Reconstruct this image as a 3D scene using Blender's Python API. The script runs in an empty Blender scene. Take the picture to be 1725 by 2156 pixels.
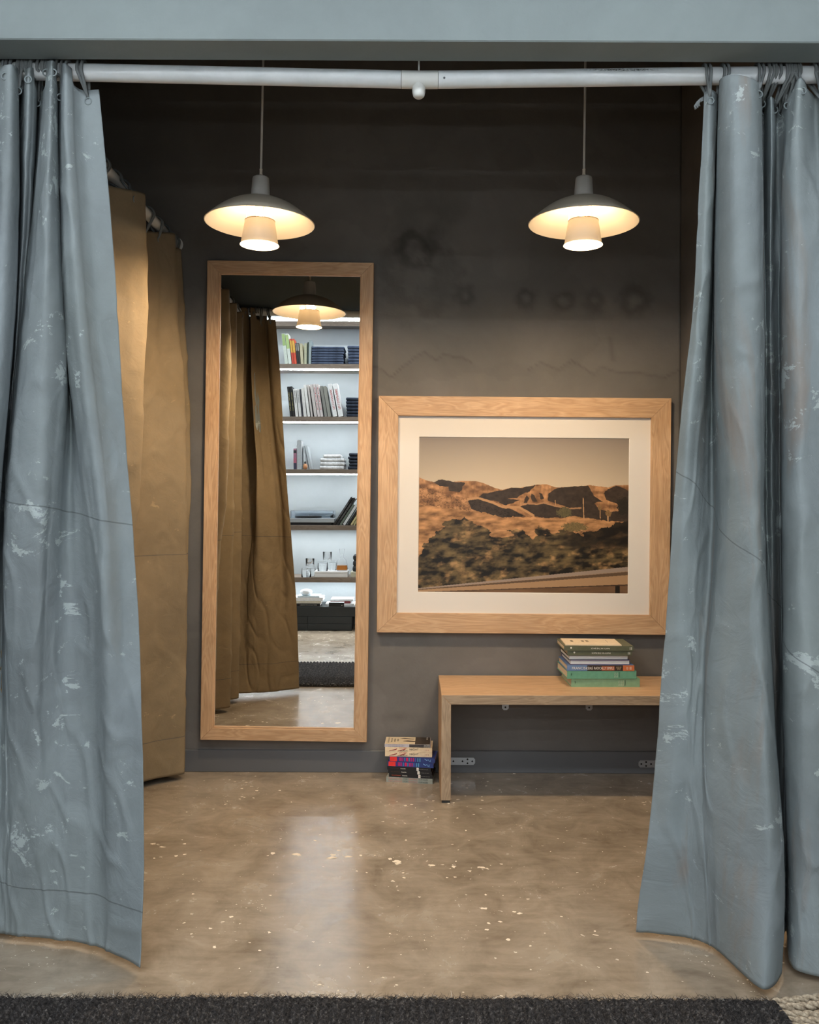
import bpy, bmesh, math, random
import numpy as np
from mathutils import Vector, Matrix, noise as mnoise

random.seed(7)
rng = np.random.RandomState(11)
S = bpy.context.scene
C = S.collection
PI = math.pi
F, PX, PY, HC = 1800.0, 862.5, 1040.0, 1.285      # focal length in px, principal point, eye height
ROLL = math.radians(0.25)

# ------------------------------------------------------------------ camera
cam_d = bpy.data.cameras.new('camera'); cam = bpy.data.objects.new('camera', cam_d); C.objects.link(cam)
cam_d.sensor_fit = 'VERTICAL'; cam_d.sensor_height = 24.0
cam_d.lens = F / 2156.0 * 24.0
cam_d.shift_y = -(1078.0 - PY) / 2156.0
cam_d.clip_start = 0.02
cam.location = (0, 0, HC); cam.rotation_euler = (PI / 2, -ROLL, 0)
S.camera = cam
# ------------------------------------------------------------------ world, exposure
S.view_settings.view_transform = 'Standard'; S.view_settings.look = 'None'
S.view_settings.exposure = 0.38; S.view_settings.gamma = 1.0
S.view_settings.use_curve_mapping = False
W = bpy.data.worlds.new('world'); S.world = W; W.use_nodes = True
W.node_tree.nodes['Background'].inputs[0].default_value = (0.75, 0.88, 1.0, 1)
W.node_tree.nodes['Background'].inputs[1].default_value = 0.25
BULB_POWER = 10.5         # downlight at the mouth of each pendant's lower shade (W)
BULB_EMIT = 16.0
LED_EMIT = 46.0
SHOP_POWER = 17.0         # each added, unseen light under the shop ceiling (W)
COOL = (0.92, 0.965, 1.0)
WARM = (1.0, 0.765, 0.50)

# ------------------------------------------------------------------ helpers
def srgb(r, g, b):
    f = lambda c: (c / 255.0) / 12.92 if c / 255.0 <= 0.04045 else (((c / 255.0) + 0.055) / 1.055) ** 2.4
    return (f(r), f(g), f(b), 1.0)

def at(x, y, Y):
    """world X, Z of photo pixel (x, y) at depth Y (undoes the slight camera roll)"""
    dx, dy = x - PX, PY - y
    c, s = math.cos(ROLL), math.sin(ROLL)
    return ((dx * c - dy * s) * Y / F, HC + (dx * s + dy * c) * Y / F)

def sock(n, *names):
    for k in names:
        if k in n.inputs: return n.inputs[k]

def new_mat(name, col=(0.5, 0.5, 0.5, 1), rough=0.6, metal=0.0, spec=0.5):
    m = bpy.data.materials.new(name); m.use_nodes = True
    b = m.node_tree.nodes['Principled BSDF']
    b.inputs['Base Color'].default_value = col
    b.inputs['Roughness'].default_value = rough
    b.inputs['Metallic'].default_value = metal
    b.inputs['Specular IOR Level'].default_value = spec
    return m

class NT:
    """tiny node-tree builder"""
    def __init__(s, m): s.m = m; s.t = m.node_tree; s.b = s.t.nodes['Principled BSDF']
    def n(s, typ, **kw):
        x = s.t.nodes.new(typ)
        for k, v in kw.items():
            if k.startswith('i_'):
                x.inputs[k[2:].replace('_', ' ')].default_value = v
            else: setattr(x, k, v)
        return x
    def l(s, a, b): s.t.links.new(a, b)
    def coord(s, kind='Object', scale=(1, 1, 1), loc=(0, 0, 0), rot=(0, 0, 0)):
        tc = s.n('ShaderNodeTexCoord'); mp = s.n('ShaderNodeMapping')
        mp.inputs['Scale'].default_value = scale; mp.inputs['Location'].default_value = loc
        mp.inputs['Rotation'].default_value = rot
        s.l(tc.outputs[kind], mp.inputs[0]); return mp.outputs[0]
    def noise(s, vec, scale=5, detail=4, rough=0.5, dist=0.0):
        x = s.n('ShaderNodeTexNoise'); x.inputs['Scale'].default_value = scale
        x.inputs['Detail'].default_value = detail; x.inputs['Roughness'].default_value = rough
        x.inputs['Distortion'].default_value = dist
        s.l(vec, x.inputs['Vector']); return x.outputs[0]
    def vor(s, vec, scale=5, feature='F1', out='Distance'):
        x = s.n('ShaderNodeTexVoronoi', feature=feature); x.inputs['Scale'].default_value = scale
        s.l(vec, x.inputs['Vector']); return x.outputs[out]
    def ramp(s, fac, stops):
        r = s.n('ShaderNodeValToRGB'); e = r.color_ramp.elements
        while len(e) < len(stops): e.new(0.5)
        for i, (p, c) in enumerate(stops):
            e[i].position = p
            e[i].color = c if isinstance(c, tuple) else (c, c, c, 1)
        s.l(fac, r.inputs[0]); return r.outputs[0]
    def mix(s, fac, a, b, typ='MIX'):
        x = s.n('ShaderNodeMix', data_type='RGBA', blend_type=typ)
        for sk, v in ((x.inputs[0], fac), (x.inputs[6], a), (x.inputs[7], b)):
            if hasattr(v, 'is_output'): s.l(v, sk)
            else: sk.default_value = v
        return x.outputs[2]
    def math(s, op, a, b=0.0, clamp=False):
        x = s.n('ShaderNodeMath', operation=op, use_clamp=clamp)
        for sk, v in ((x.inputs[0], a), (x.inputs[1], b)):
            if hasattr(v, 'is_output'): s.l(v, sk)
            else: sk.default_value = v
        return x.outputs[0]
    def bump(s, h, strength=0.3, dist=0.01, prev=None):
        x = s.n('ShaderNodeBump'); x.inputs['Strength'].default_value = strength
        x.inputs['Distance'].default_value = dist; s.l(h, x.inputs['Height'])
        if prev is not None: s.l(prev, x.inputs['Normal'])
        s.l(x.outputs[0], s.b.inputs['Normal']); return x.outputs[0]
    def col(s, c): s.l(c, s.b.inputs['Base Color'])
    def rgh(s, c): s.l(c, s.b.inputs['Roughness'])

def obj(name, me, mat=None, parent=None, loc=None, rot=None):
    """link a mesh (or bmesh) as ONE object"""
    if isinstance(me, bmesh.types.BMesh):
        m = bpy.data.meshes.new(name); me.to_mesh(m); me.free(); me = m
    if mat is not None and len(me.materials) == 0:
        for q in (mat if isinstance(mat, (list, tuple)) else [mat]): me.materials.append(q)
    o = bpy.data.objects.new(name, me); C.objects.link(o)
    if parent is not None: o.parent = parent
    if loc is not None: o.location = loc
    if rot is not None: o.rotation_euler = rot
    return o

def thing(name, label, cat, loc=(0, 0, 0), rot=(0, 0, 0), group=None):
    o = bpy.data.objects.new(name, None); C.objects.link(o); o.empty_display_size = 0.05
    o.location = loc; o.rotation_euler = rot
    o['label'] = label; o['category'] = cat
    if group: o['group'] = group
    return o

def tag(o, label, cat, group=None):
    o['label'] = label; o['category'] = cat
    if group: o['group'] = group
    return o

def struct(o): o['kind'] = 'structure'; return o

def smooth(o, ang=None):
    me = o.data
    me.polygons.foreach_set('use_smooth', [True] * len(me.polygons))
    if ang is not None:
        try: me.set_sharp_from_angle(angle=math.radians(ang))
        except Exception: pass
    return o

def box(bm, lo, hi, uvaxis=None):
    x0, y0, z0 = lo; x1, y1, z1 = hi
    v = [bm.verts.new(p) for p in ((x0,y0,z0),(x1,y0,z0),(x1,y1,z0),(x0,y1,z0),(x0,y0,z1),(x1,y0,z1),(x1,y1,z1),(x0,y1,z1))]
    fs = []
    for q in ((3,2,1,0),(4,5,6,7),(0,1,5,4),(1,2,6,5),(2,3,7,6),(3,0,4,7)):
        fs.append(bm.faces.new([v[i] for i in q]))
    return fs

def bxmesh(lo, hi, bev=0.0, seg=2):
    bm = bmesh.new(); box(bm, lo, hi)
    if bev > 0:
        bmesh.ops.bevel(bm, geom=bm.edges[:], offset=bev, segments=seg, affect='EDGES', profile=0.5)
    return bm

def box_uv(me, axis='X', off=(0, 0)):
    """planar box mapping; u runs along `axis` (the grain)"""
    uv = me.uv_layers.get('UVMap') or me.uv_layers.new(name='UVMap')
    ai = 'XYZ'.index(axis); others = [i for i in range(3) if i != ai]
    for p in me.polygons:
        n = p.normal; na = max(range(3), key=lambda i: abs(n[i]))
        for li in p.loop_indices:
            co = me.vertices[me.loops[li].vertex_index].co
            if na == ai: u, v = co[others[0]] * 0.3, co[others[1]]
            else:
                o2 = [i for i in others if i != na]
                v = co[o2[0]] + (0.31 if na == others[0] else 0.0)
                u = co[ai]
            uv.data[li].uv = (u + off[0], v + off[1])

def tube(bm, pts, r, n=8, closed=False, cap=True):
    pts = [Vector(p) for p in pts]; N = len(pts); rings = []
    prev = None
    for i in range(N):
        if closed: t = pts[(i + 1) % N] - pts[i - 1]
        else: t = pts[min(i + 1, N - 1)] - pts[max(i - 1, 0)]
        t.normalize()
        if prev is None:
            a = Vector((0, 0, 1)) if abs(t.z) < 0.9 else Vector((1, 0, 0))
            u = t.cross(a).normalized()
        else:
            u = (prev - t * prev.dot(t)).normalized()
        prev = u; w = t.cross(u)
        rr = r[i] if hasattr(r, '__len__') else r
        rings.append([bm.verts.new(pts[i] + (u * math.cos(2 * PI * k / n) + w * math.sin(2 * PI * k / n)) * rr) for k in range(n)])
    rg = range(N) if closed else range(N - 1)
    for i in rg:
        a, b = rings[i], rings[(i + 1) % N]
        for k in range(n):
            bm.faces.new((a[k], a[(k + 1) % n], b[(k + 1) % n], b[k]))
    if cap and not closed:
        bm.faces.new(rings[0][::-1]); bm.faces.new(rings[-1])

def lathe(prof, n=48, closed=False):
    bm = bmesh.new(); rings = []
    for r, z in prof:
        if r < 1e-6: rings.append([bm.verts.new((0, 0, z))])
        else: rings.append([bm.verts.new((r * math.cos(2 * PI * k / n), r * math.sin(2 * PI * k / n), z)) for k in range(n)])
    rg = range(len(rings)) if closed else range(len(rings) - 1)
    for i in rg:
        a, b = rings[i], rings[(i + 1) % len(rings)]
        for k in range(n):
            k2 = (k + 1) % n
            if len(a) == 1 and len(b) == 1: continue
            if len(a) == 1: bm.faces.new((a[0], b[k2], b[k]))
            elif len(b) == 1: bm.faces.new((a[k], a[k2], b[0]))
            else: bm.faces.new((a[k], a[k2], b[k2], b[k]))
    bmesh.ops.recalc_face_normals(bm, faces=bm.faces[:])
    return bm

def text_part(txt, parent, mat, loc, rot, width=None, height=None, size=0.02, depth=0.00015, name='lettering', squash=None):
    cu = bpy.data.curves.new('t', 'FONT'); cu.body = txt; cu.size = size; cu.extrude = depth
    cu.align_x = 'CENTER'; cu.align_y = 'CENTER'; cu.resolution_u = 3
    to = bpy.data.objects.new('t', cu); C.objects.link(to)
    dg = bpy.context.evaluated_depsgraph_get(); dg.update()
    me = bpy.data.meshes.new_from_object(to.evaluated_get(dg))
    bpy.data.objects.remove(to); bpy.data.curves.remove(cu)
    co = np.empty(len(me.vertices) * 3); me.vertices.foreach_get('co', co); co = co.reshape(-1, 3)
    if len(co):
        mn, mx = co.min(0), co.max(0); c = (mn + mx) / 2; co[:, :2] -= c[:2]
        sx = sy = 1.0
        if width: sx = width / (mx[0] - mn[0])
        sy = height / (mx[1] - mn[1]) if height else sx
        if not width: sx = sy
        co[:, 0] *= sx; co[:, 1] *= sy
        me.vertices.foreach_set('co', co.ravel())
    me.materials.clear(); me.materials.append(mat); me.name = name
    o = bpy.data.objects.new(name, me); C.objects.link(o); o.parent = parent
    o.location = loc; o.rotation_euler = rot
    return o

# numpy value noise -------------------------------------------------
def vnoise(x, y, seed=0):
    xi = np.floor(x).astype(int); yi = np.floor(y).astype(int); xf = x - xi; yf = y - yi
    def h(a, b):
        n = (a * 374761393 + b * 668265263 + seed * 974634777) & 0x7fffffff
        n = ((n ^ (n >> 13)) * 1274126177) & 0x7fffffff
        return ((n ^ (n >> 16)) & 0xffff) / 65535.0
    u = xf * xf * (3 - 2 * xf); v = yf * yf * (3 - 2 * yf)
    return (h(xi, yi) * (1 - u) + h(xi + 1, yi) * u) * (1 - v) + (h(xi, yi + 1) * (1 - u) + h(xi + 1, yi + 1) * u) * v

def fbm(x, y, seed=0, oct=5, gain=0.5):
    s = 0; a = 1; t = 0
    for i in range(oct):
        s = s + a * vnoise(x * 2 ** i, y * 2 ** i, seed + i * 17); t += a; a *= gain
    return s / t

def grid_mesh(name, nx, ny, fn, col=None, uv=None):
    """fn(I,J) -> (nx*ny,3) array; J rows, I columns"""
    J, I = np.mgrid[0:ny, 0:nx]
    co = fn(I.ravel(), J.ravel())
    j, i = np.mgrid[0:ny - 1, 0:nx - 1]; a = (j * nx + i).ravel()
    quads = np.stack([a, a + nx, a + nx + 1, a + 1], 1)
    me = bpy.data.meshes.new(name)
    me.vertices.add(nx * ny); me.vertices.foreach_set('co', co.astype(np.float32).ravel())
    me.loops.add(quads.size); me.loops.foreach_set('vertex_index', quads.ravel())
    me.polygons.add(len(quads)); me.polygons.foreach_set('loop_start', np.arange(0, quads.size, 4))
    me.update(calc_edges=True)
    if col is not None:
        ca = me.color_attributes.new('paint', 'FLOAT_COLOR', 'POINT')
        ca.data.foreach_set('color', np.concatenate([col, np.ones((len(col), 1))], 1).astype(np.float32).ravel())
    if uv is not None:
        ul = me.uv_layers.new(name='UVMap'); ul.data.foreach_set('uv', uv[quads.ravel()].astype(np.float32).ravel())
    me.validate()
    return me

# ------------------------------------------------------------------ materials
def plaster(name, base, var=0.25, attr=False, tint=None):
    m = new_mat(name, base, 0.75, spec=0.3); t = NT(m); v = t.coord('Object')
    n1 = t.noise(v, 1.6, 6, 0.6, 0.8); n2 = t.noise(v, 7, 5, 0.6, 0.4)
    a = t.ramp(n1, [(0.3, 1 - var), (0.7, 1 + var)])
    b = t.ramp(n2, [(0.3, 1 - var * 0.35), (0.7, 1 + var * 0.35)])
    c = t.mix(1.0, base, a, 'MULTIPLY'); c = t.mix(1.0, c, b, 'MULTIPLY')
    if attr:
        at_ = t.n('ShaderNodeAttribute', attribute_name='paint'); c = t.mix(1.0, c, at_.outputs['Color'], 'MULTIPLY')
    t.col(c); t.bump(t.noise(v, 22, 6, 0.65), 0.15, 0.01)
    return m

M = {}
M['wall'] = plaster('wall_plaster', (0.148, 0.137, 0.124, 1), 0.20)
M['wall_marked'] = plaster('wall_plaster_marked', (0.148, 0.137, 0.124, 1), 0.14, attr=True)
M['header'] = plaster('header_plaster', srgb(122, 132, 134), 0.10)
M['shopwall'] = plaster('shop_wall', srgb(176, 184, 188), 0.05)
M['base'] = new_mat('baseboard_paint', (0.115, 0.118, 0.124, 1), 0.5)
M['dark_ceiling'] = plaster('dark_ceiling', (0.06, 0.056, 0.052, 1), 0.1)
M['shopceil'] = plaster('shop_ceiling_paint', srgb(150, 156, 158), 0.05)

def mat_floor():
    m = new_mat('polished_concrete', srgb(150, 132, 110), 0.3); t = NT(m); v = t.coord('Object')
    n1 = t.noise(v, 1.1, 8, 0.62, 1.2); n2 = t.noise(v, 6.0, 7, 0.65, 0.6)
    vs = t.coord('Object', scale=(1, 5, 1), rot=(0, 0, 0.5)); n3 = t.noise(vs, 9, 4, 0.6, 0.5)
    c = t.ramp(n1, [(0.30, srgb(108, 96, 80)), (0.5, srgb(142, 128, 110)), (0.72, srgb(172, 160, 143))])
    c = t.mix(0.55, c, t.ramp(n2, [(0.3, srgb(98, 84, 67)), (0.55, srgb(156, 142, 124)), (0.75, srgb(184, 172, 155))]))
    c = t.mix(0.13, c, t.ramp(n3, [(0.35, srgb(114, 100, 82)), (0.7, srgb(184, 170, 150))]))
    # spalled chips
    sp = t.n('ShaderNodeSeparateXYZ'); tc = t.n('ShaderNodeTexCoord'); t.l(tc.outputs['Object'], sp.inputs[0])
    dist = t.n('ShaderNodeVectorMath', operation='ADD')
    nz = t.n('ShaderNodeTexNoise'); nz.inputs['Scale'].default_value = 60; t.l(tc.outputs['Object'], nz.inputs['Vector'])
    sc = t.n('ShaderNodeVectorMath', operation='SCALE'); sc.inputs['Scale'].default_value = 0.02
    t.l(nz.outputs['Color'], sc.inputs[0]); t.l(tc.outputs['Object'], dist.inputs[0]); t.l(sc.outputs[0], dist.inputs[1])
    mp = t.n('ShaderNodeMapping'); mp.inputs['Scale'].default_value = (1.0, 1.3, 1); t.l(dist.outputs[0], mp.inputs[0])
    line = t.math('ABSOLUTE', t.math('ADD', t.math('SUBTRACT', sp.outputs[1], 2.977), t.math('MULTIPLY', sp.outputs[0], 0.165)))
    lm = t.math('SUBTRACT', 1.0, t.math('DIVIDE', line, 0.035), True)
    mk = t.ramp(t.noise(v, 2.2, 3, 0.5), [(0.42, 0.0), (0.62, 1.0)])
    thr = t.math('ADD', t.math('MULTIPLY', mk, 0.14), t.math('MULTIPLY', lm, 0.26))
    thr = t.math('ADD', thr, 0.05)
    d1 = t.vor(mp.outputs[0], 26)
    chip = t.math('LESS_THAN', d1, thr)
    d2 = t.vor(mp.outputs[0], 70)
    thr2 = t.math('ADD', t.math('MULTIPLY', t.ramp(t.noise(v, 3.1, 3, 0.5), [(0.5, 0.0), (0.7, 1.0)]), 0.16), 0.03)
    chip2 = t.math('LESS_THAN', d2, thr2)
    gate = t.ramp(t.noise(v, 14, 2, 0.5), [(0.50, 0.0), (0.56, 1.0)])
    ch = t.math('MULTIPLY', t.math('MAXIMUM', chip, chip2), gate)
    c = t.mix(ch, c, srgb(226, 212, 190))
    t.col(c)
    r = t.ramp(n2, [(0.3, 0.17), (0.7, 0.30)]); r = t.mix(ch, r, (0.7, 0.7, 0.7, 1)); t.rgh(r)
    m.node_tree.nodes['Principled BSDF'].inputs['Specular IOR Level'].default_value = 0.62
    t.bump(t.noise(v, 40, 5, 0.7), 0.03, 0.01)
    return m
M['floor'] = mat_floor()

def mat_wood(name, base, dark, lite, scale=1.0):
    m = new_mat(name, base, 0.45, spec=0.35); t = NT(m); v = t.coord('UV', scale=(1.0 * scale, 9 * scale, 1))
    n1 = t.noise(v, 2.2, 3, 0.5, 0.9)
    w = t.math('FRACT', t.math('MULTIPLY', n1, 9.0)); w = t.math('ABSOLUTE', t.math('SUBTRACT', w, 0.5))
    g = t.ramp(w, [(0.0, 0.0), (0.5, 1.0)])
    vf = t.coord('UV', scale=(14, 520, 1)); n2 = t.noise(vf, 1.0, 3, 0.6)
    c = t.mix(t.math('MULTIPLY', g, 0.55), dark, lite); c2 = t.ramp(n2, [(0.35, 0.86), (0.65, 1.08)])
    c = t.mix(1.0, c, c2, 'MULTIPLY')
    big = t.ramp(t.noise(t.coord('UV', scale=(1, 4, 1)), 3, 2, 0.5), [(0.3, 0.9), (0.7, 1.08)])
    t.col(t.mix(1.0, c, big, 'MULTIPLY')); t.bump(n2, 0.06, 0.002)
    return m
M['oak'] = mat_wood('oak', srgb(204, 167, 130), srgb(185, 148, 111), srgb(217, 182, 145))
M['oak_end'] = mat_wood('oak_edge', srgb(170, 145, 115), srgb(150, 128, 104), srgb(190, 166, 138), 1.4)
M['shelfwood'] = mat_wood('shelf_wood', srgb(130, 116, 102), srgb(120, 106, 94), srgb(150, 136, 122))

def mat_canvas(name, base, chip, stain=None, chipamt=1.0, lines=()):
    m = new_mat(name, base, 0.8, spec=0.22); t = NT(m); v = t.coord('UV')
    n1 = t.noise(v, 1.7, 6, 0.6, 0.8); n2 = t.noise(v, 9, 6, 0.65, 0.6); n3 = t.noise(v, 260, 2, 0.5)
    c = t.mix(1.0, base, t.ramp(n1, [(0.3, 0.84), (0.7, 1.14)]), 'MULTIPLY')
    c = t.mix(1.0, c, t.ramp(n2, [(0.3, 0.93), (0.7, 1.07)]), 'MULTIPLY')
    # slight bluish / greenish drift of the paint
    c = t.mix(0.35, c, t.mix(1.0, c, t.ramp(t.noise(v, 0.9, 3, 0.5), [(0.35, (0.94, 0.97, 1.06, 1)), (0.65, (0.99, 1.03, 0.99, 1))]), 'MULTIPLY'))
    if stain:
        ns = t.noise(t.coord('UV', scale=(3.0, 0.55, 1), loc=(0.3, 0.2, 0)), 2.2, 5, 0.6, 0.5)
        c = t.mix(t.ramp(ns, [(0.54, 0.0), (0.66, 0.75)]), c, stain)
    vv = t.coord('UV', scale=(1, 1.5, 1))
    p1 = t.noise(vv, 9, 10, 0.74, 0.5)
    gate = t.noise(v, 1.9, 3, 0.55, 0.2)
    th = t.math('SUBTRACT', 0.68, t.math('MULTIPLY', t.ramp(gate, [(0.40, 0.0), (0.62, 1.0)]), 0.135 * chipamt))
    hz = t.noise(t.coord('UV', scale=(1.4, 5.0, 1)), 3.5, 8, 0.72, 0.3)
    pp = t.math('ADD', p1, t.math('MULTIPLY', t.math('SUBTRACT', hz, 0.5), 0.28))
    k = t.math('MULTIPLY', t.math('SUBTRACT', pp, th), 60.0, True)
    c = t.mix(t.math('MULTIPLY', k, 0.7), c, chip)
    p2 = t.noise(v, 30, 6, 0.75, 1.0)
    k2 = t.math('MULTIPLY', t.math('SUBTRACT', p2, 0.665), 40.0, True)
    c = t.mix(t.math('MULTIPLY', k2, 0.55), c, chip)
    # sewn hems: dark thread lines at given heights
    sp = t.n('ShaderNodeSeparateXYZ'); tc = t.n('ShaderNodeTexCoord'); t.l(tc.outputs['UV'], sp.inputs[0])
    wob = t.math('MULTIPLY', t.math('SUBTRACT', t.noise(v, 2.0, 2, 0.5), 0.5), 0.02)
    for h, sl in lines:
        d = t.math('SUBTRACT', t.math('ADD', sp.outputs[1], wob), h)
        d = t.math('ABSOLUTE', t.math('ADD', d, t.math('MULTIPLY', sp.outputs[0], sl)))
        kk = t.math('MULTIPLY', t.math('SUBTRACT', 0.0024, d), 900.0, True)
        c = t.mix(t.math('MULTIPLY', kk, 0.55), c, (0.06, 0.065, 0.07, 1))
    t.col(c)
    t.rgh(t.ramp(n2, [(0.3, 0.66), (0.7, 0.85)]))
    cr = t.vor(t.coord('UV', scale=(1.0, 0.8, 1), rot=(0, 0, 0.5)), 7.0, 'DISTANCE_TO_EDGE')
    b1 = t.bump(t.ramp(cr, [(0.0, 0.0), (0.06, 1.0)]), 0.10, 0.004)
    b2 = t.bump(t.noise(v, 14, 6, 0.6, 1.2), 0.28, 0.012, b1)
    t.bump(n3, 0.05, 0.002, b2)
    return m
M['canvas'] = mat_canvas('painted_canvas', srgb(124, 132, 135), srgb(172, 183, 184), None, 1.0, ((0.20, 0.02), (1.46, 0.12)))
M['canvas_r'] = mat_canvas('painted_canvas_stained', srgb(127, 135, 137), srgb(175, 185, 186), srgb(128, 121, 115), 1.0, ((1.35, 0.5),))
M['khaki'] = mat_canvas('khaki_canvas', srgb(133, 116, 91), srgb(168, 146, 112), None, 0.35, ((0.20, 0.0), (1.05, 0.02)))
M['cord'] = new_mat('grey_cord', srgb(104, 110, 112), 0.85)
t = NT(M['cord']); t.bump(t.noise(t.coord('Object', scale=(1, 1, 1)), 420, 2), 0.5, 0.002)
M['eyelet'] = new_mat('grey_eyelet', srgb(112, 122, 125), 0.7)

def mat_pole():
    m = new_mat('white_pole_paint', srgb(205, 212, 216), 0.35); t = NT(m); v = t.coord('Object')
    n = t.noise(t.coord('Object', scale=(1, 3, 3)), 160, 5, 0.8)
    sp = t.n('ShaderNodeSeparateXYZ'); tc = t.n('ShaderNodeTexCoord'); t.l(tc.outputs['Object'], sp.inputs[0])
    g = t.math('SUBTRACT', 1.0, t.math('DIVIDE', t.math('ABSOLUTE', t.math('SUBTRACT', sp.outputs[0], 0.575)), 0.125), True)
    z = t.math('SUBTRACT', 1.0, t.math('DIVIDE', t.math('ABSOLUTE', t.math('SUBTRACT', sp.outputs[2], 2.449)), 0.007), True)
    k = t.math('MULTIPLY', t.math('MULTIPLY', g, z), 2.0, True)
    k = t.math('MULTIPLY', k, t.math('GREATER_THAN', n, 0.5))
    t.col(t.mix(k, t.ramp(t.noise(v, 9, 5, 0.6), [(0.3, srgb(198, 205, 208)), (0.7, srgb(216, 222, 226))]), srgb(60, 66, 64)))
    return m
M['pole'] = mat_pole()
M['pole_plain'] = new_mat('white_pole_plain', srgb(205, 208, 206), 0.4)
M['seam'] = new_mat('seam_dark', srgb(80, 86, 90), 0.6)
M['lampwhite'] = new_mat('lamp_enamel', srgb(216, 206, 188), 0.4)
M['lampgrey'] = new_mat('lamp_neck_enamel', srgb(190, 188, 182), 0.5)
M['rimdark'] = new_mat('lamp_rim', srgb(150, 120, 90), 0.5)
def emis(name, col, st):
    m = new_mat(name, (col[0], col[1], col[2], 1)); b = m.node_tree.nodes['Principled BSDF']
    b.inputs['Emission Color'].default_value = (col[0], col[1], col[2], 1); b.inputs['Emission Strength'].default_value = st
    return m
M['bulb'] = emis('bulb_glow', WARM, BULB_EMIT)
M['led'] = emis('led_glow', COOL, LED_EMIT); M['led_soft'] = emis('led_glow_soft', COOL, 10.0)
M['shopfill'] = emis('shop_fill_glow', COOL, 6.0)
M['mirror'] = new_mat('mirror_glass', (0.90, 0.91, 0.90, 1), 0.0, 1.0)
M['mat_board'] = new_mat('mat_board', srgb(216, 209, 199), 0.8)
M['steel'] = new_mat('zinc_steel', srgb(176, 180, 184), 0.4, 0.6)
M['hole'] = new_mat('dark_hole', (0.01, 0.01, 0.01, 1), 0.9)
M['rubber'] = new_mat('black_rubber', (0.02, 0.02, 0.02, 1), 0.7)
M['glass'] = new_mat('clear_glass', (1, 1, 1, 1), 0.02); M['glass'].node_tree.nodes['Principled BSDF'].inputs['Transmission Weight'].default_value = 1.0; M['glass'].node_tree.nodes['Principled BSDF'].inputs['IOR'].default_value = 1.13
M['amber'] = new_mat('amber_liquor', (0.85, 0.30, 0.05, 1), 0.05); M['amber'].node_tree.nodes['Principled BSDF'].inputs['Transmission Weight'].default_value = 0.7
M['acrylic'] = new_mat('clear_acrylic', (0.92, 0.96, 1, 1), 0.03); M['acrylic'].node_tree.nodes['Principled BSDF'].inputs['Transmission Weight'].default_value = 1.0; M['acrylic'].node_tree.nodes['Principled BSDF'].inputs['IOR'].default_value = 1.04
M['blackwood'] = new_mat('black_stained_wood', srgb(38, 42, 44), 0.45)
M['white'] = new_mat('white_paint', srgb(232, 234, 236), 0.4)
M['silver'] = new_mat('silver_metal', srgb(190, 196, 200), 0.3, 0.4)
M['black'] = new_mat('black_plastic', srgb(22, 22, 24), 0.4)
_mc = {}
def flat(r, g, b, rough=0.5):
    k = (r, g, b, rough)
    if k not in _mc:
        m = new_mat('cover_%d_%d_%d' % (r, g, b), srgb(r, g, b), rough); t = NT(m)
        t.col(t.mix(1.0, srgb(r, g, b), t.ramp(t.noise(t.coord('Object'), 60, 4), [(0.3, 0.92), (0.7, 1.06)]), 'MULTIPLY'))
        _mc[k] = m
    return _mc[k]
def mat_pages(name, a, b):
    m = new_mat(name, a, 0.8); t = NT(m)
    n = t.noise(t.coord('Object', scale=(6, 6, 900)), 1.0, 2); t.col(t.ramp(n, [(0.35, a), (0.65, b)])); return m
M['pages'] = mat_pages('paper_pages', srgb(196, 176, 146), srgb(226, 210, 184))
M['pages_w'] = mat_pages('white_pages', srgb(205, 205, 205), srgb(235, 232, 226))
def mat_denim(name, c):
    m = new_mat(name, c, 0.9, spec=0.2); t = NT(m); v = t.coord('Object')
    t.col(t.mix(1.0, c, t.ramp(t.noise(v, 12, 6, 0.7, 0.5), [(0.3, 0.6), (0.75, 1.9)]), 'MULTIPLY'))
    t.bump(t.noise(v, 45, 4, 0.6), 0.4, 0.01); return m
M['denim'] = mat_denim('blue_denim', srgb(72, 82, 102))
M['denim_dark'] = mat_denim('dark_denim', srgb(44, 50, 62))
M['knit_dark'] = mat_denim('dark_knit', srgb(48, 52, 62))
M['towel'] = mat_denim('charcoal_towel', srgb(50, 54, 58))
M['tee'] = mat_denim('white_cotton', srgb(214, 216, 218))

# ------------------------------------------------------------------ the room shell
XW0, XW1, YW, ZC = -2.6, 1.252, 3.954, 3.3
YB = -0.56                                  # shop wall behind the camera
o = obj('floor', bxmesh((-4.5, YB - 0.1, -0.1), (4.5, YW + 0.1, 0)), M['floor']); struct(o)

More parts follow.
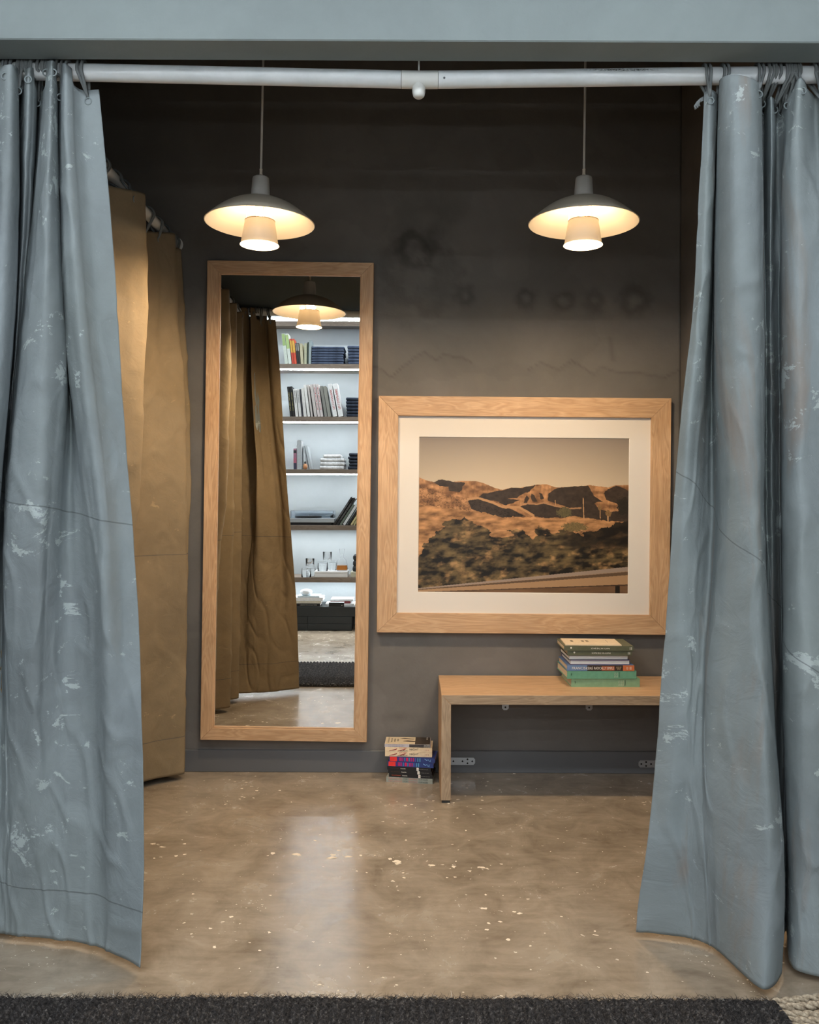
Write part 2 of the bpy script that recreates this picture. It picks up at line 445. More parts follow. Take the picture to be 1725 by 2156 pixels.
# back wall with its plaster marks painted as vertex colour
def wall_back():
    nx, nz = 330, 290
    def fn(I, J):
        X = XW0 + (XW1 - XW0) * I / (nx - 1); Z = ZC - ZC * J / (nz - 1)
        return np.stack([X, np.full_like(X, YW), Z], 1)
    J, I = np.mgrid[0:nz, 0:nx]; P = fn(I.ravel().astype(float), J.ravel().astype(float))
    X, Z = P[:, 0], P[:, 2]
    m = np.ones(len(X))
    k = YW / F
    def px2(x, y): return (x - PX) * k, HC + (PY - y) * k
    def ring(cx, cy, r, w, st, sd, core=0.0):
        x0, z0 = px2(cx, cy); d = np.hypot((X - x0), (Z - z0)) + (fbm(X * 16, Z * 16, sd) - 0.5) * r * 1.5 + (fbm(X * 60, Z * 60, sd + 1) - 0.5) * r * 0.5
        a = np.exp(-((d - r) / w) ** 2); b = np.exp(-(d / (r * 0.7)) ** 4) * core
        return 1 - st * a + b * 0.18
    m *= ring(878, 528, 0.075, 0.035, 0.42, 3, 1.0)
    m *= ring(880, 575, 0.13, 0.06, 0.26, 5); m *= ring(885, 470, 0.09, 0.07, 0.2, 7)
    for i, (x, y, r) in enumerate(((980, 625, .035), (1110, 628, .034), (1182, 632, .036), (1248, 631, .034), (1334, 630, .045))):
        m *= ring(x, y, r, r * 0.6, 0.36, 20 + i, 0.5)
    zx = [700, 797, 822, 868, 893, 918, 933, 955, 984, 1020, 1040, 1073, 1112, 1138, 1174, 1203, 1250, 1268, 1300, 1340, 1400, 1440]
    zy = [765, 775, 795, 755, 741, 756, 742, 752, 758, 778, 772, 753, 779, 760, 779, 757, 786, 771, 784, 782, 792, 770]
    ex = [px2(a, b)[0] for a, b in zip(zx, zy)]; ez = [px2(a, b)[1] for a, b in zip(zx, zy)]
    e = np.interp(X, ex, ez) + (fbm(X * 25, Z * 3, 40) - 0.5) * 0.02
    inside = (X > ex[0]) & (X < 1.25)
    s = 1 / (1 + np.exp(-(Z - e) / 0.004)); fade = np.exp(-np.abs(Z - e) / 0.25)
    m *= np.where(inside, 1 - 0.07 * (1 - s) * fade - 0.22 * np.exp(-((Z - e) / 0.006) ** 2) * (fbm(X * 5, Z, 9) > .42), 1)
    x0, z0 = px2(1287, 735); m *= 1 - 0.2 * np.exp(-((X - x0 + (Z - z0) * 0.15) / 0.012) ** 2) * (np.abs(Z - z0) < 0.055)
    x0, z0 = px2(845, 1510); m *= 1 - 0.22 * np.exp(-((X - x0) / 0.06) ** 2 - ((Z - z0) / 0.02) ** 2)
    # broad trowel patches, darker top band
    f1 = fbm(X * 1.6 + 3, Z * 1.8, 60); m *= 0.86 + 0.3 * f1
    m *= np.where((fbm(X * 3, Z * 3, 70, 4) > 0.57), 0.93, 1.0)
    blue = np.clip((0.35 - Z) / 0.35, 0, 1)
    col = np.stack([m, m, m * (1 + 0.02 * blue)], 1)
    me = grid_mesh('wall_back', nx, nz, fn, col)
    o = obj('wall_back', me, M['wall_marked']); struct(o)
    smooth(o)
    md = o.modifiers.new('thickness', 'SOLIDIFY'); md.thickness = 0.1; md.offset = -1
    return o
wall_back()
struct(obj('wall_right', bxmesh((XW1, 2.42, 0), (XW1 + 0.1, YW, ZC)), M['wall']))
struct(obj('wall_left', bxmesh((XW0 - 0.1, 2.42, 0), (XW0, YW, ZC)), M['wall']))
struct(obj('wall_front', bxmesh((XW1, 2.33, 0), (4.5, 2.42, ZC)), M['header']))
struct(obj('wall_front', bxmesh((-4.5, 2.42, 0), (-1.75, 2.51, ZC)), M['header']))
hd = obj('header_beam', bxmesh((-4.5, 2.217, 2.46), (4.5, 2.322, ZC), 0.003, 1), M['header']); hd.name = 'wall_header'; struct(hd)
struct(obj('ceiling', bxmesh((-4.5, 2.322, ZC), (4.5, YW + 0.1, ZC + 0.08)), M['dark_ceiling']))
struct(obj('ceiling', bxmesh((-4.5, YB - 0.1, ZC), (4.5, 2.322, ZC + 0.08)), M['shopceil']))
struct(obj('wall_shop', bxmesh((-4.5, YB - 0.1, 0), (4.5, YB, ZC)), M['shopwall']))
struct(obj('wall_shop_left', bxmesh((-4.6, YB - 0.1, 0), (-4.5, 2.51, ZC)), M['shopwall']))
struct(obj('wall_shop_right', bxmesh((4.5, YB - 0.1, 0), (4.6, 2.42, ZC)), M['shopwall']))
struct(obj('baseboard_back', bxmesh((XW0, YW - 0.014, 0), (XW1, YW, 0.101), 0.002, 1), M['base']))
struct(obj('baseboard_right', bxmesh((XW1 - 0.014, 2.42, 0), (XW1, YW - 0.014, 0.101), 0.002, 1), M['base']))
struct(obj('baseboard_shop', bxmesh((-4.5, YB, 0), (4.5, YB + 0.012, 0.06), 0.002, 1), M['white']))

# unseen lights added under the shop ceiling to light header and curtains
for i, x in enumerate((-1.5, 0.0, 1.5)):
    t_ = thing('added_shop_light', 'unseen linear light added for the shop, %s of three above the rug' % ('leftmost', 'middle', 'rightmost')[i], 'added light', (x, 0.75, ZC), group='added lights of the shop')
    obj('housing', bxmesh((-0.55, -0.07, -0.05), (0.55, 0.07, -0.002), 0.004, 2), M['white'], t_)
    obj('diffuser', bxmesh((-0.53, -0.055, -0.056), (0.53, 0.055, -0.0495)), M['shopfill'], t_)
    ld = bpy.data.lights.new('shop_fill', 'AREA'); ld.shape = 'RECTANGLE'; ld.size = 1.1; ld.size_y = 0.12
    ld.energy = SHOP_POWER; ld.color = COOL
    lo = bpy.data.objects.new('shop_fill', ld); C.objects.link(lo); lo.parent = t_; lo.location = (0, 0, -0.062)

# ------------------------------------------------------------------ curtains
class Cloth:
    """tracks: ordered list of dict(top=y px of upper hem, pts=[(y, x, dY), ...]) read across the cloth"""
    def __init__(s, tracks, Yc, zb=0.02, cols=14, rows=230, side=False, sig=5):
        s.side = side; s.rows = rows
        K = len(tracks); G = np.zeros((K, rows, 3))
        tt = np.linspace(0, 1, rows)
        ker = np.exp(-0.5 * (np.arange(-3 * sig, 3 * sig + 1) / sig) ** 2); ker /= ker.sum()
        def sm(a): 
            lo = 2 * a[0] - a[1:3 * sig + 1][::-1]; hi = 2 * a[-1] - a[-3 * sig - 1:-1][::-1]
            return np.convolve(np.concatenate([lo, a, hi]), ker, 'valid')
        for k, tr in enumerate(tracks):
            pts = np.array(tr['pts'], float)
            if side:        # pts = (Z, X, Y)
                Z = tr['top'] + (zb - tr['top']) * tt
                o = np.argsort(pts[:, 0]); X = sm(np.interp(Z, pts[o, 0], pts[o, 1])); Y = sm(np.interp(Z, pts[o, 0], pts[o, 2]))
            else:
                _, ztop = at(900, tr['top'], Yc + pts[0, 2] * 1.3)
                Z = ztop + (zb - ztop) * tt
                yn = PY - (Z - HC) * F / Yc
                x = sm(np.interp(yn, pts[:, 0], pts[:, 1])); d = sm(np.interp(yn, pts[:, 0], pts[:, 2]))
                d = d * (1 + 0.45 * np.clip((1800 - yn) / 300, 0, 1)); Y = Yc + d
                dy = PY - yn
                X = ((x - PX) * math.cos(ROLL) - dy * math.sin(ROLL)) * Y / F
            G[k, :, 0] = X; G[k, :, 1] = Y; G[k, :, 2] = Z
        # Catmull-Rom across tracks
        cols_ = []
        P = np.concatenate([2 * G[:1] - G[1:2], G, 2 * G[-1:] - G[-2:-1]], 0)
        for k in range(K - 1):
            p0, p1, p2, p3 = P[k], P[k + 1], P[k + 2], P[k + 3]
            for j in range(cols):
                u = j / cols
                cols_.append(0.5 * ((2 * p1) + (-p0 + p2) * u + (2 * p0 - 5 * p1 + 4 * p2 - p3) * u * u + (-p0 + 3 * p1 - 3 * p2 + p3) * u ** 3))
        cols_.append(G[-1])
        A = np.array(cols_)                       # (ncol, rows, 3)
        s.ncol = len(A)
        # the hem passes below the pole wherever the cloth crosses its plane
        for c in range(s.ncol):
            x0, y0, z0 = A[c, 0]
            dd = abs(x0 + 1.085) if side else abs(y0 - Yc)
            lim = (2.404 if side else 2.398) + 0.07 * min(1, max(0, (dd - 0.027) / 0.012))
            if z0 > lim: A[c, :, 2] = zb + (A[c, :, 2] - zb) * (lim - zb) / (z0 - zb)
        mid = A[:, rows // 3, :2]; L = np.concatenate([[0], np.cumsum(np.hypot(*(np.diff(mid, axis=0).T)))])
        s.L = L
        for c in range(s.ncol):
            for r in range(rows):
                x, y, z = A[c, r]
                fade = min(1.0, r / 25.0)
                p = Vector((L[c] * 3.2, z * 2.2, 1.7 + (5 if side else 0)))
                w = mnoise.noise(p) * 0.006
                q = Vector((L[c] * 7.0 + z * 2.2, z * 3.4 - L[c] * 3, 9.1))
                rd = 1 - abs(mnoise.noise(q)) * 2.2
                w += max(0, rd - 0.62) * 0.014
                q2 = Vector((L[c] * 18.0 - z * 6, z * 11.0, 3.3))
                w += (1 - abs(mnoise.noise(q2)) * 2) * 0.0016
                # creases where the lower third bunches
                w += mnoise.noise(Vector((L[c] * 9, z * 9, 20))) * 0.003 * (1 - z / 2.5)
                if side: A[c, r, 0] += w * fade
                else: A[c, r, 1] -= w * fade
        s.A = A
    def build(s, name, mats, parent, flip=False):
        A, L = s.A, s.L; nc, nr = s.ncol, s.rows
        co = A.transpose(1, 0, 2).reshape(-1, 3)
        uv = np.stack([np.tile(L, nr), co[:, 2]], 1)
        if flip:
            co = A[::-1].transpose(1, 0, 2).reshape(-1, 3)
            uv = np.stack([np.tile(L[::-1], nr), co[:, 2]], 1)
        me = grid_mesh(name, nc, nr, lambda I, J: co, uv=uv)
        for m_ in mats: me.materials.append(m_)
        o = obj(name, me, None, parent); smooth(o)
        md = o.modifiers.new('thickness', 'SOLIDIFY'); md.thickness = 0.0022; md.offset = -1
        md.material_offset = 1; md.material_offset_rim = 0
        return o

YC = 2.36
def pole_z(X):      # centre height of the front pole, two straight lengths meeting at the coupler
    return 2.428 + 0.020 * min(abs(X - 0.03), 1.6) / 1.13

def cord_loop(parent, g, xtop, dy=0.0, axis='X', pole=None, r=0.0042, spread=0.006):
    """cord from eyelet g, over the pole and back, two turns"""
    pts = []
    R = 0.0235 + r + 0.001
    N = 34
    if axis == 'X':
        cy, cz = YC, pole_z(xtop)
        for turn in range(2):
            sx = (turn - 0.5) * spread * 2
            for i in range(N // 2 + 1):
                a = PI - PI * (i / (N // 2)) if False else (-PI * 0.08 + PI * 1.16 * (1 - i / (N // 2)))
                pts.append((xtop + sx + (g[0] - xtop) * 0.0 , cy - R * math.cos(PI - a) * 1.0, cz + R * math.sin(a)))
            pts.append((g[0] + sx * 0.2, g[1] + 0.004, g[2] + 0.004))
    else:
        cx, cz = pole
        for turn in range(2):
            sy = (turn - 0.5) * spread * 2
            for i in range(N // 2 + 1):
                a = -PI * 0.08 + PI * 1.16 * (1 - i / (N // 2))
                pts.append((cx + R * math.cos(a), xtop + sy, cz + R * math.sin(a)))
            pts.append((g[0], g[1] + sy * 0.2, g[2] + 0.004))
    # densify a little so that the cord is round
    P = [Vector(p) for p in pts]; out = []
    n = len(P)
    for i in range(n):
        p0, p1, p2, p3 = P[i - 1], P[i], P[(i + 1) % n], P[(i + 2) % n]
        steps = 3 if (p2 - p1).length > 0.02 else 1
        for j in range(steps):
            u = j / steps; out.append(p1.lerp(p2, u))
    bm = bmesh.new(); tube(bm, out, r, 8, closed=True)
    o = obj('cord_loop', bm, M['cord'], parent); smooth(o); return o

def eyelet(parent, g, axis='X'):
    bm = bmesh.new(); pts = []
    for i in range(20):
        a = 2 * PI * i / 20
        if axis == 'X': pts.append((g[0] + 0.009 * math.cos(a), g[1] - 0.0008, g[2] + 0.009 * math.sin(a)))
        else: pts.append((g[0], g[1] + 0.011 * math.cos(a), g[2] + 0.011 * math.sin(a)))
    tube(bm, pts, 0.0020, 6, closed=True)
    smooth(obj('eyelet', bm, M['eyelet'], parent))

def hang(cl, parent, us, side=False):
    for u in us:
        c = int(round(u * (cl.ncol - 1))); g = cl.A[c, 2 if not side else 3]
        r = 0.03
        g = Vector(cl.A[c, 3]); 
        eyelet(parent, g, 'Y' if side else 'X')
        if side: cord_loop(parent, g, g[1] + random.uniform(-0.012, 0.012), axis='Y', pole=(-1.085, 2.432))
        else: cord_loop(parent, g, g[0] + random.uniform(-0.018, 0.018))

# --- left front curtain
LT = [
 dict(top=150, pts=[(100,-330,-.04),(2005,-420,.04)]),
 dict(top=172, pts=[(100,-290,.05),(2005,-370,.12)]),
 dict(top=150, pts=[(100,-230,-.05),(2005,-310,.03)]),
 dict(top=172, pts=[(100,-180,.05),(2005,-260,.12)]),
 dict(top=152, pts=[(100,-120,-.05),(1000,-150,-.05),(2005,-200,.03)]),
 dict(top=172, pts=[(100,-60,.05),(1000,-110,.05),(2005,-160,.12)]),
 dict(top=145, pts=[(100,12,-.05),(400,6,-.06),(700,-14,-.06),(1000,-40,-.05),(1300,-80,-.04),(2005,-120,.03)]),
 dict(top=150, pts=[(100,38,-.02),(400,41,-.02),(600,35,-.02),(800,20,-.02),(950,6,-.02),(1200,-14,.0),(1500,-40,.02),(2005,-60,.07)]),
 dict(top=172, pts=[(100,40,.05),(400,40,.05),(600,32,.06),(800,16,.08),(950,2,.09),(1200,-16,.08),(1500,-30,.07),(2005,-40,.10)]),
 dict(top=148, pts=[(100,58,-.04),(300,55,-.03),(450,50,-.01),(600,42,.01),(750,33,.03),(900,20,.06),(1200,4,.06),(2005,-10,.09)]),
 dict(top=150, pts=[(100,78,-.01),(300,72,.0),(450,64,.02),(600,52,.04),(750,38,.05),(900,22,.07),(1200,6,.06),(2005,0,.09)]),
 dict(top=176, pts=[(100,84,.06),(300,78,.06),(450,66,.07),(600,54,.07),(750,40,.07),(900,25,.07),(1100,8,.05),(1400,10,.05),(2005,10,.09)]),
 dict(top=140, pts=[(100,95,.0),(300,82,-.01),(450,70,-.01),(600,55,-.01),(750,42,-.01),(900,30,-.01),(1050,15,-.01),(1200,12,.0),(1400,18,.02),(1700,25,.05),(2005,30,.08)]),
 dict(top=134, pts=[(100,110,-.05),(300,104,-.05),(500,98,-.05),(700,92,-.05),(900,86,-.045),(1100,80,-.03),(1300,74,-.01),(1500,66,.01),(1750,70,.04),(2005,80,.072)]),
 dict(top=142, pts=[(100,121,-.01),(300,123,-.01),(500,127,.0),(650,136,.0),(760,141,.0),(900,130,.0),(1050,118,.0),(1200,106,.005),(1400,100,.02),(1700,110,.05),(2005,120,.058)]),
 dict(top=172, pts=[(100,122,.055),(300,124,.055),(500,130,.06),(700,140,.06),(900,152,.055),(1050,148,.05),(1200,150,.045),(1400,150,.045),(1700,155,.05),(2005,160,.045)]),
 dict(top=148, pts=[(100,124,.01),(300,125,.0),(500,129,.0),(700,139,.01),(850,158,.01),(1000,177,.01),(1100,187,.005),(1250,194,.01),(1400,198,.02),(1600,205,.035),(1800,208,.04),(2005,205,.02)]),
 dict(top=140, pts=[(100,136,-.035),(300,140,-.04),(500,150,-.04),(700,165,-.035),(900,190,-.03),(1100,215,-.03),(1300,222,-.03),(1500,228,-.015),(1700,230,.0),(2005,235,-.01)]),
 dict(top=165, pts=[(100,168,.005),(300,180,-.005),(500,195,-.005),(700,212,.0),(900,235,.0),(1100,252,.0),(1300,262,-.005),(1600,270,-.01),(2005,268,-.045)]),
 dict(top=176, pts=[(100,208,.0),(175,208,.0),(400,231,.005),(600,245,.01),(800,258,.015),(1000,272,.015),(1200,287,.01),(1400,297,.0),(1600,302,-.02),(1850,303,-.05),(2005,295,-.08)]),
]
cl = Cloth(LT, YC)
curtL = thing('curtain', 'blue-grey painted canvas curtain gathered at the left of the opening', 'curtain', (0, 0, 0))
cl.build('cloth', [M['canvas'], M['khaki']], curtL)
hang(cl, curtL, (0.03, 0.13, 0.24, 0.315, 0.37, 0.42, 0.48, 0.545, 0.60, 0.655, 0.70, 0.775, 0.815, 0.86, 0.965))

# --- right front curtain
RT = [
 dict(top=182, pts=[(100,1484,.0),(190,1483,.0),(300,1478,.0),(450,1469,.0),(600,1462,.01),(700,1453,.01),(800,1440,.02),(900,1431,.02),(1000,1423,.03),(1080,1417,.03),(1200,1410,.04),(1330,1401,.05),(1450,1391,.06),(1600,1382,.08),(1750,1370,.09),(1850,1358,.10),(1960,1341,.115),(2005,1338,.12)]),
 dict(top=180, pts=[(100,1500,-.01),(300,1494,-.01),(500,1487,-.01),(700,1470,.0),(900,1452,.0),(1100,1440,.02),(1300,1430,.03),(1500,1422,.045),(1700,1410,.06),(2005,1400,.10)]),
 dict(top=180, pts=[(100,1515,.01),(300,1507,.01),(450,1501,.01),(600,1494,.015),(750,1482,.02),(900,1473,.03),(1050,1468,.03),(1200,1462,.03),(1500,1450,.04),(2005,1445,.085)]),
 dict(top=190, pts=[(100,1520,.06),(300,1508,.06),(450,1504,.07),(600,1502,.08),(800,1498,.09),(1000,1500,.08),(1200,1495,.06),(1400,1478,.04),(1700,1475,.04),(2005,1480,.06)]),
 dict(top=164, pts=[(100,1518,-.032),(300,1512,-.015),(450,1508,.0),(600,1506,.0),(750,1509,.0),(900,1514,.0),(1000,1518,.0),(1100,1517,.0),(1250,1508,.005),(1400,1495,.01),(1600,1490,.02),(1800,1500,.02),(2005,1510,.02)]),
 dict(top=158, pts=[(100,1545,-.055),(300,1545,-.06),(600,1545,-.06),(900,1552,-.055),(1100,1560,-.05),(1300,1562,-.045),(1600,1560,-.04),(1800,1562,-.06),(2005,1565,-.10)]),
 dict(top=168, pts=[(100,1585,-.05),(300,1590,-.055),(600,1592,-.06),(900,1594,-.06),(1200,1600,-.06),(1500,1612,-.07),(1800,1625,-.11),(2005,1612,-.17)]),
 dict(top=185, pts=[(100,1602,.0),(300,1605,-.01),(600,1607,-.01),(1000,1608,-.01),(1100,1608,-.01),(1250,1617,-.01),(1400,1626,-.01),(1600,1637,-.02),(1750,1650,-.04),(1850,1655,-.06),(2005,1645,-.10)]),
 dict(top=205, pts=[(100,1606,.06),(600,1610,.07),(1000,1612,.08),(1300,1618,.07),(1600,1636,.06),(2005,1640,.06)]),
 dict(top=200, pts=[(100,1622,.0),(300,1626,.0),(450,1624,.02),(600,1622,.05),(1000,1625,.06),(1300,1630,.07),(2005,1650,.10)]),
 dict(top=205, pts=[(100,1636,.05),(600,1634,.07),(1000,1636,.08),(2005,1655,.12)]),
 dict(top=205, pts=[(100,1648,.03),(300,1650,.04),(600,1642,.07),(1000,1644,.08),(2005,1658,.10)]),
 dict(top=190, pts=[(100,1667,.0),(200,1664,.0),(300,1656,-.01),(375,1647,-.01),(500,1649,-.01),(700,1648,-.01),(1000,1650,-.01),(1300,1650,-.01),(1500,1649,-.01),(1650,1654,-.01),(1800,1660,-.01),(2005,1662,-.04)]),
 dict(top=160, pts=[(100,1690,-.04),(260,1684,-.03),(400,1678,-.05),(1000,1685,-.06),(2005,1690,-.09)]),
 dict(top=190, pts=[(100,1722,-.01),(260,1716,.02),(400,1730,-.04),(1000,1735,-.05),(2005,1740,-.11)]),
 dict(top=160, pts=[(100,1745,-.06),(400,1765,-.05),(2005,1775,-.08)]),
 dict(top=190, pts=[(100,1768,.05),(2005,1800,.06)]),
 dict(top=160, pts=[(100,1792,-.05),(2005,1820,-.05)]),
 dict(top=190, pts=[(100,1806,.03),(2005,1832,.04)]),
]
cr = Cloth(RT, YC)
curtR = thing('curtain', 'blue-grey painted canvas curtain with chipped paint gathered at the right of the opening', 'curtain', (0, 0, 0))
cr.build('cloth', [M['canvas_r'], M['khaki']], curtR)
hang(cr, curtR, (0.055, 0.20, 0.36, 0.41, 0.455, 0.53, 0.60, 0.65, 0.73, 0.80, 0.88, 0.96))
# frayed cord ends hanging at the top of the free edge
bm = bmesh.new()
for k in range(3):
    x0, z0 = at(1476, 206, YC); q = k * 0.004
    tube(bm, [(x0 + 0.03, YC + 0.012, z0 + 0.012 - q), (x0 + 0.012, YC + 0.008, z0 + 0.006 - q), (x0 - 0.001 - q, YC + 0.004, z0 - 0.003 - q), (x0 - 0.005 - q * 1.4, YC + 0.003, z0 - 0.014 - q), (x0 - 0.003 - q * 1.2, YC + 0.003, z0 - 0.022 - q)], [0.0030, 0.0030, 0.0030, 0.0026, 0.0036], 7)
smooth(obj('cord_end', bm, M['cord'], curtR))

# --- side curtain along the left, khaki, on its own pole
ZT = 2.40
def sc(top, *p): return dict(top=top, pts=list(p))
ST = [
 sc(2.38, (0,-1.20,2.50),(2.4,-1.14,2.50)), sc(2.40, (0,-1.04,2.60),(2.4,-1.03,2.58)),
 sc(2.37, (0,-1.20,2.72),(2.4,-1.15,2.70)), sc(2.40, (0,-1.05,2.82),(2.4,-1.02,2.82)),
 sc(2.37, (0,-1.20,2.92),(2.4,-1.16,2.92)), sc(2.375,(0,-1.14,3.02),(2.4,-1.07,3.04)),
 sc(2.395,(0,-1.075,3.14),(0.9,-1.05,3.15),(1.3,-1.0,3.17),(2.0,-0.985,3.18),(2.4,-.99,3.18)),
 sc(2.38, (0,-1.18,3.24),(2.4,-1.10,3.24)), sc(2.37, (0,-1.22,3.40),(2.4,-1.18,3.36)),
 sc(2.365,(0,-1.21,3.62),(1.0,-1.17,3.56),(2.4,-1.11,3.50)),
 sc(2.39, (0,-1.12,3.75),(1.2,-1.07,3.69),(1.9,-1.07,3.64),(2.4,-1.09,3.62)),
 sc(2.415,(0,-1.008,3.83),(1.0,-.995,3.80),(1.75,-.99,3.76),(2.0,-1.02,3.74),(2.4,-1.03,3.73)),
 sc(2.39, (0,-1.10,3.86),(2.4,-1.10,3.80)),
 sc(2.39, (0,-1.025,3.90),(1.5,-1.0,3.90),(2.4,-1.045,3.88)), sc(2.37, (0,-1.10,3.93),(2.4,-1.11,3.93)),
]
cs = Cloth(ST, YC, zb=0.03, side=True)
curtS = thing('curtain', 'khaki canvas curtain hanging along the left side of the fitting room', 'curtain', (0, 0, 0))
cs.build('cloth', [M['khaki'], M['khaki']], curtS, flip=True)
hang(cs, curtS, (0.07, 0.16, 0.24, 0.33, 0.40, 0.47, 0.56, 0.66, 0.73, 0.80, 0.90, 0.97), side=True)

# poles
pf = thing('curtain_pole', 'white painted metal curtain pole with a bolted coupler across the front opening', 'curtain pole', (0, 0, 0))
def polepart(name, x0, x1, r, mat):
    bm = bmesh.new(); n = 12
    tube(bm, [(x0 + (x1 - x0) * i / n, YC, pole_z(x0 + (x1 - x0) * i / n)) for i in range(n + 1)], r, 32)
    o = obj(name, bm, mat, pf); smooth(o, 40); return o
xa, _ = at(845, 167, YC); xb, _ = at(923, 167, YC)
polepart('pole_length', -1.74, xa, 0.0230, M['pole']); polepart('pole_length', xb, XW1, 0.0230, M['pole'])
polepart('coupler', xa + 0.0012, xb - 0.0012, 0.0234, M['pole_plain'])
xc, zc = at(882, 183, YC)
obj('support_rod', (lambda b: (tube(b, [(xc, YC, 2.40), (xc, YC, ZC)], 0.0028, 10), b)[1])(bmesh.new()), M['pole_plain'], pf)
o = obj('end_cap', lathe([(0.0, -0.034), (0.010, -0.033), (0.0155, -0.028), (0.018, -0.018), (0.0185, 0.0), (0.0185, 0.012), (0, 0.012)], 32), M['pole_plain'], pf, (xc, YC, 2.411)); smooth(o)
bm = bmesh.new(); tube(bm, [(-0.0, -0.0235, -0.0), (0, -0.0215, 0)], 0.003, 8)
xs_, zs_ = at(935, 176, YC); obj('screw', bm, M['seam'], pf, (xs_, YC, pole_z(xs_) - 0.006))
ps = thing('curtain_pole', 'white metal side pole running back to the wall above the khaki curtain', 'curtain pole', (0, 0, 0))
bm = bmesh.new(); tube(bm, [(-1.085, 2.385, 2.432), (-1.085, 3.944, 2.432)], 0.021, 28)
smooth(obj('pole_length', bm, M['pole_plain'], ps), 40)
bm = bmesh.new(); tube(bm, [(-1.085, 3.944, 2.432), (-1.085, 3.952, 2.432)], 0.034, 28); smooth(obj('wall_flange', bm, M['pole_plain'], ps), 40)

# ------------------------------------------------------------------ pendants
YL = 3.144
shade_prof = []
R0, HS = 0.2, 0.088
for i in range(17):
    a = i / 16.0; r = 0.036 + (R0 - 0.036) * a
    z = HS * (1 - (a ** 1.9)); shade_prof.append((r, z))
inner = [(max(r - 0.0015, 0.0345), z - 0.0022) for r, z in shade_prof][::-1]
def pendant(px, label, tilt):
    X, Z = at(px, 470, YL)
    p = thing('pendant_lamp', label, 'lamp', (X, YL, Z), (0, tilt, 0), group='enamel pendant lamps of the fitting room')
    smooth(obj('lamp_shade', lathe(shade_prof + [(R0 + 0.0012, -0.001)] + inner, 96, closed=True), M['lampwhite'], p), 60)
    neck = [(0.036, HS - 0.006), (0.0355, HS + 0.002), (0.0335, HS + 0.035), (0.0305, HS + 0.074), (0.029, HS + 0.079), (0.024, HS + 0.0815), (0.0, HS + 0.082)]
    smooth(obj('neck', lathe(neck, 48), M['lampgrey'], p), 50)
    cup = [(0.0545, 0.008), (0.0575, -0.010), (0.0625, -0.040), (0.0665, -0.066), (0.0685, -0.078), (0.0725, -0.0815)]
    cupin = [(r - 0.0015, z) for r, z in cup][::-1]
    smooth(obj('lower_shade', lathe(cup + cupin, 64, closed=True), M['lampwhite'], p), 50)
    bm = bmesh.new(); tube(bm, [(0.0548 * math.cos(2 * PI * k / 48), 0.0548 * math.sin(2 * PI * k / 48), 0.008) for k in range(48)], 0.0012, 6, closed=True)
    obj('rim', bm, M['rimdark'], [c for c in p.children if c.name.startswith('lower_shade')][0])
    for k in range(3):
        a = 0.9 + 2 * PI * k / 3; bm = bmesh.new()
        tube(bm, [(0.0535 * math.cos(a), 0.0535 * math.sin(a), -0.006), (0.052 * math.cos(a), 0.052 * math.sin(a), 0.078)], 0.0011, 6)
        obj('stay', bm, M['steel'], p)
    bl = lathe([(0, -0.036), (0.012, -0.035), (0.022, -0.031), (0.028, -0.024), (0.0295, -0.016), (0.027, -0.003), (0.020, 0.012), (0.0145, 0.026), (0.0135, 0.034)], 28)
    b_ = smooth(obj('bulb', bl, M['bulb'], p))
    smooth(obj('socket', lathe([(0.0135, 0.034), (0.018, 0.036), (0.019, 0.078), (0, 0.08)], 28), M['lampwhite'], p))
    obj('cord_grip', lathe([(0.0, 0.0), (0.003, 0), (0.003, 0.006), (0.0065, 0.008), (0.0055, 0.014), (0.0055, 0.022), (0.006, 0.029), (0.002, 0.03)], 16), M['lampwhite'], p, (0, 0, HS + 0.082))
    bm = bmesh.new(); tube(bm, [(0, 0, HS + 0.108), (0, 0, 0.6), (0, 0, ZC - Z - 0.03)], 0.0042, 10)
    smooth(obj('cord', bm, M['lampgrey'], p))
    smooth(obj('ceiling_rose', lathe([(0, 0), (0.04, 0), (0.045, -0.02), (0.02, -0.032), (0, -0.032)], 32), M['lampwhite'], p, (0, 0, ZC - Z)), 40)
    ld = bpy.data.lights.new('bulb_light', 'AREA'); ld.shape = 'DISK'; ld.size = 0.122; ld.energy = BULB_POWER; ld.color = WARM
    lo = bpy.data.objects.new('bulb_light', ld); C.objects.link(lo); lo.parent = p; lo.location = (0, 0, -0.066)
    ld3 = bpy.data.lights.new('bulb_light', 'POINT'); ld3.energy = 4.2; ld3.color = WARM; ld3.shadow_soft_size = 0.02
    lo = bpy.data.objects.new('bulb_light', ld3); C.objects.link(lo); lo.parent = p; lo.location = (0, 0, -0.061)
    ld2 = bpy.data.lights.new('bulb_light', 'POINT'); ld2.energy = BULB_POWER * 0.04; ld2.color = WARM; ld2.shadow_soft_size = 0.012
    for a in (0.8, 2.9, 5.0):
        lo = bpy.data.objects.new('bulb_light', ld2); C.objects.link(lo); lo.parent = p; lo.location = (0.036 * math.cos(a), 0.036 * math.sin(a), 0.022)
    return p
pendant(547.5, 'cream enamel pendant lamp on a cord, left one above the tall mirror', math.radians(0.9))
pendant(1228.5, 'cream enamel pendant lamp on a cord, right one above the framed photograph', math.radians(0.5))

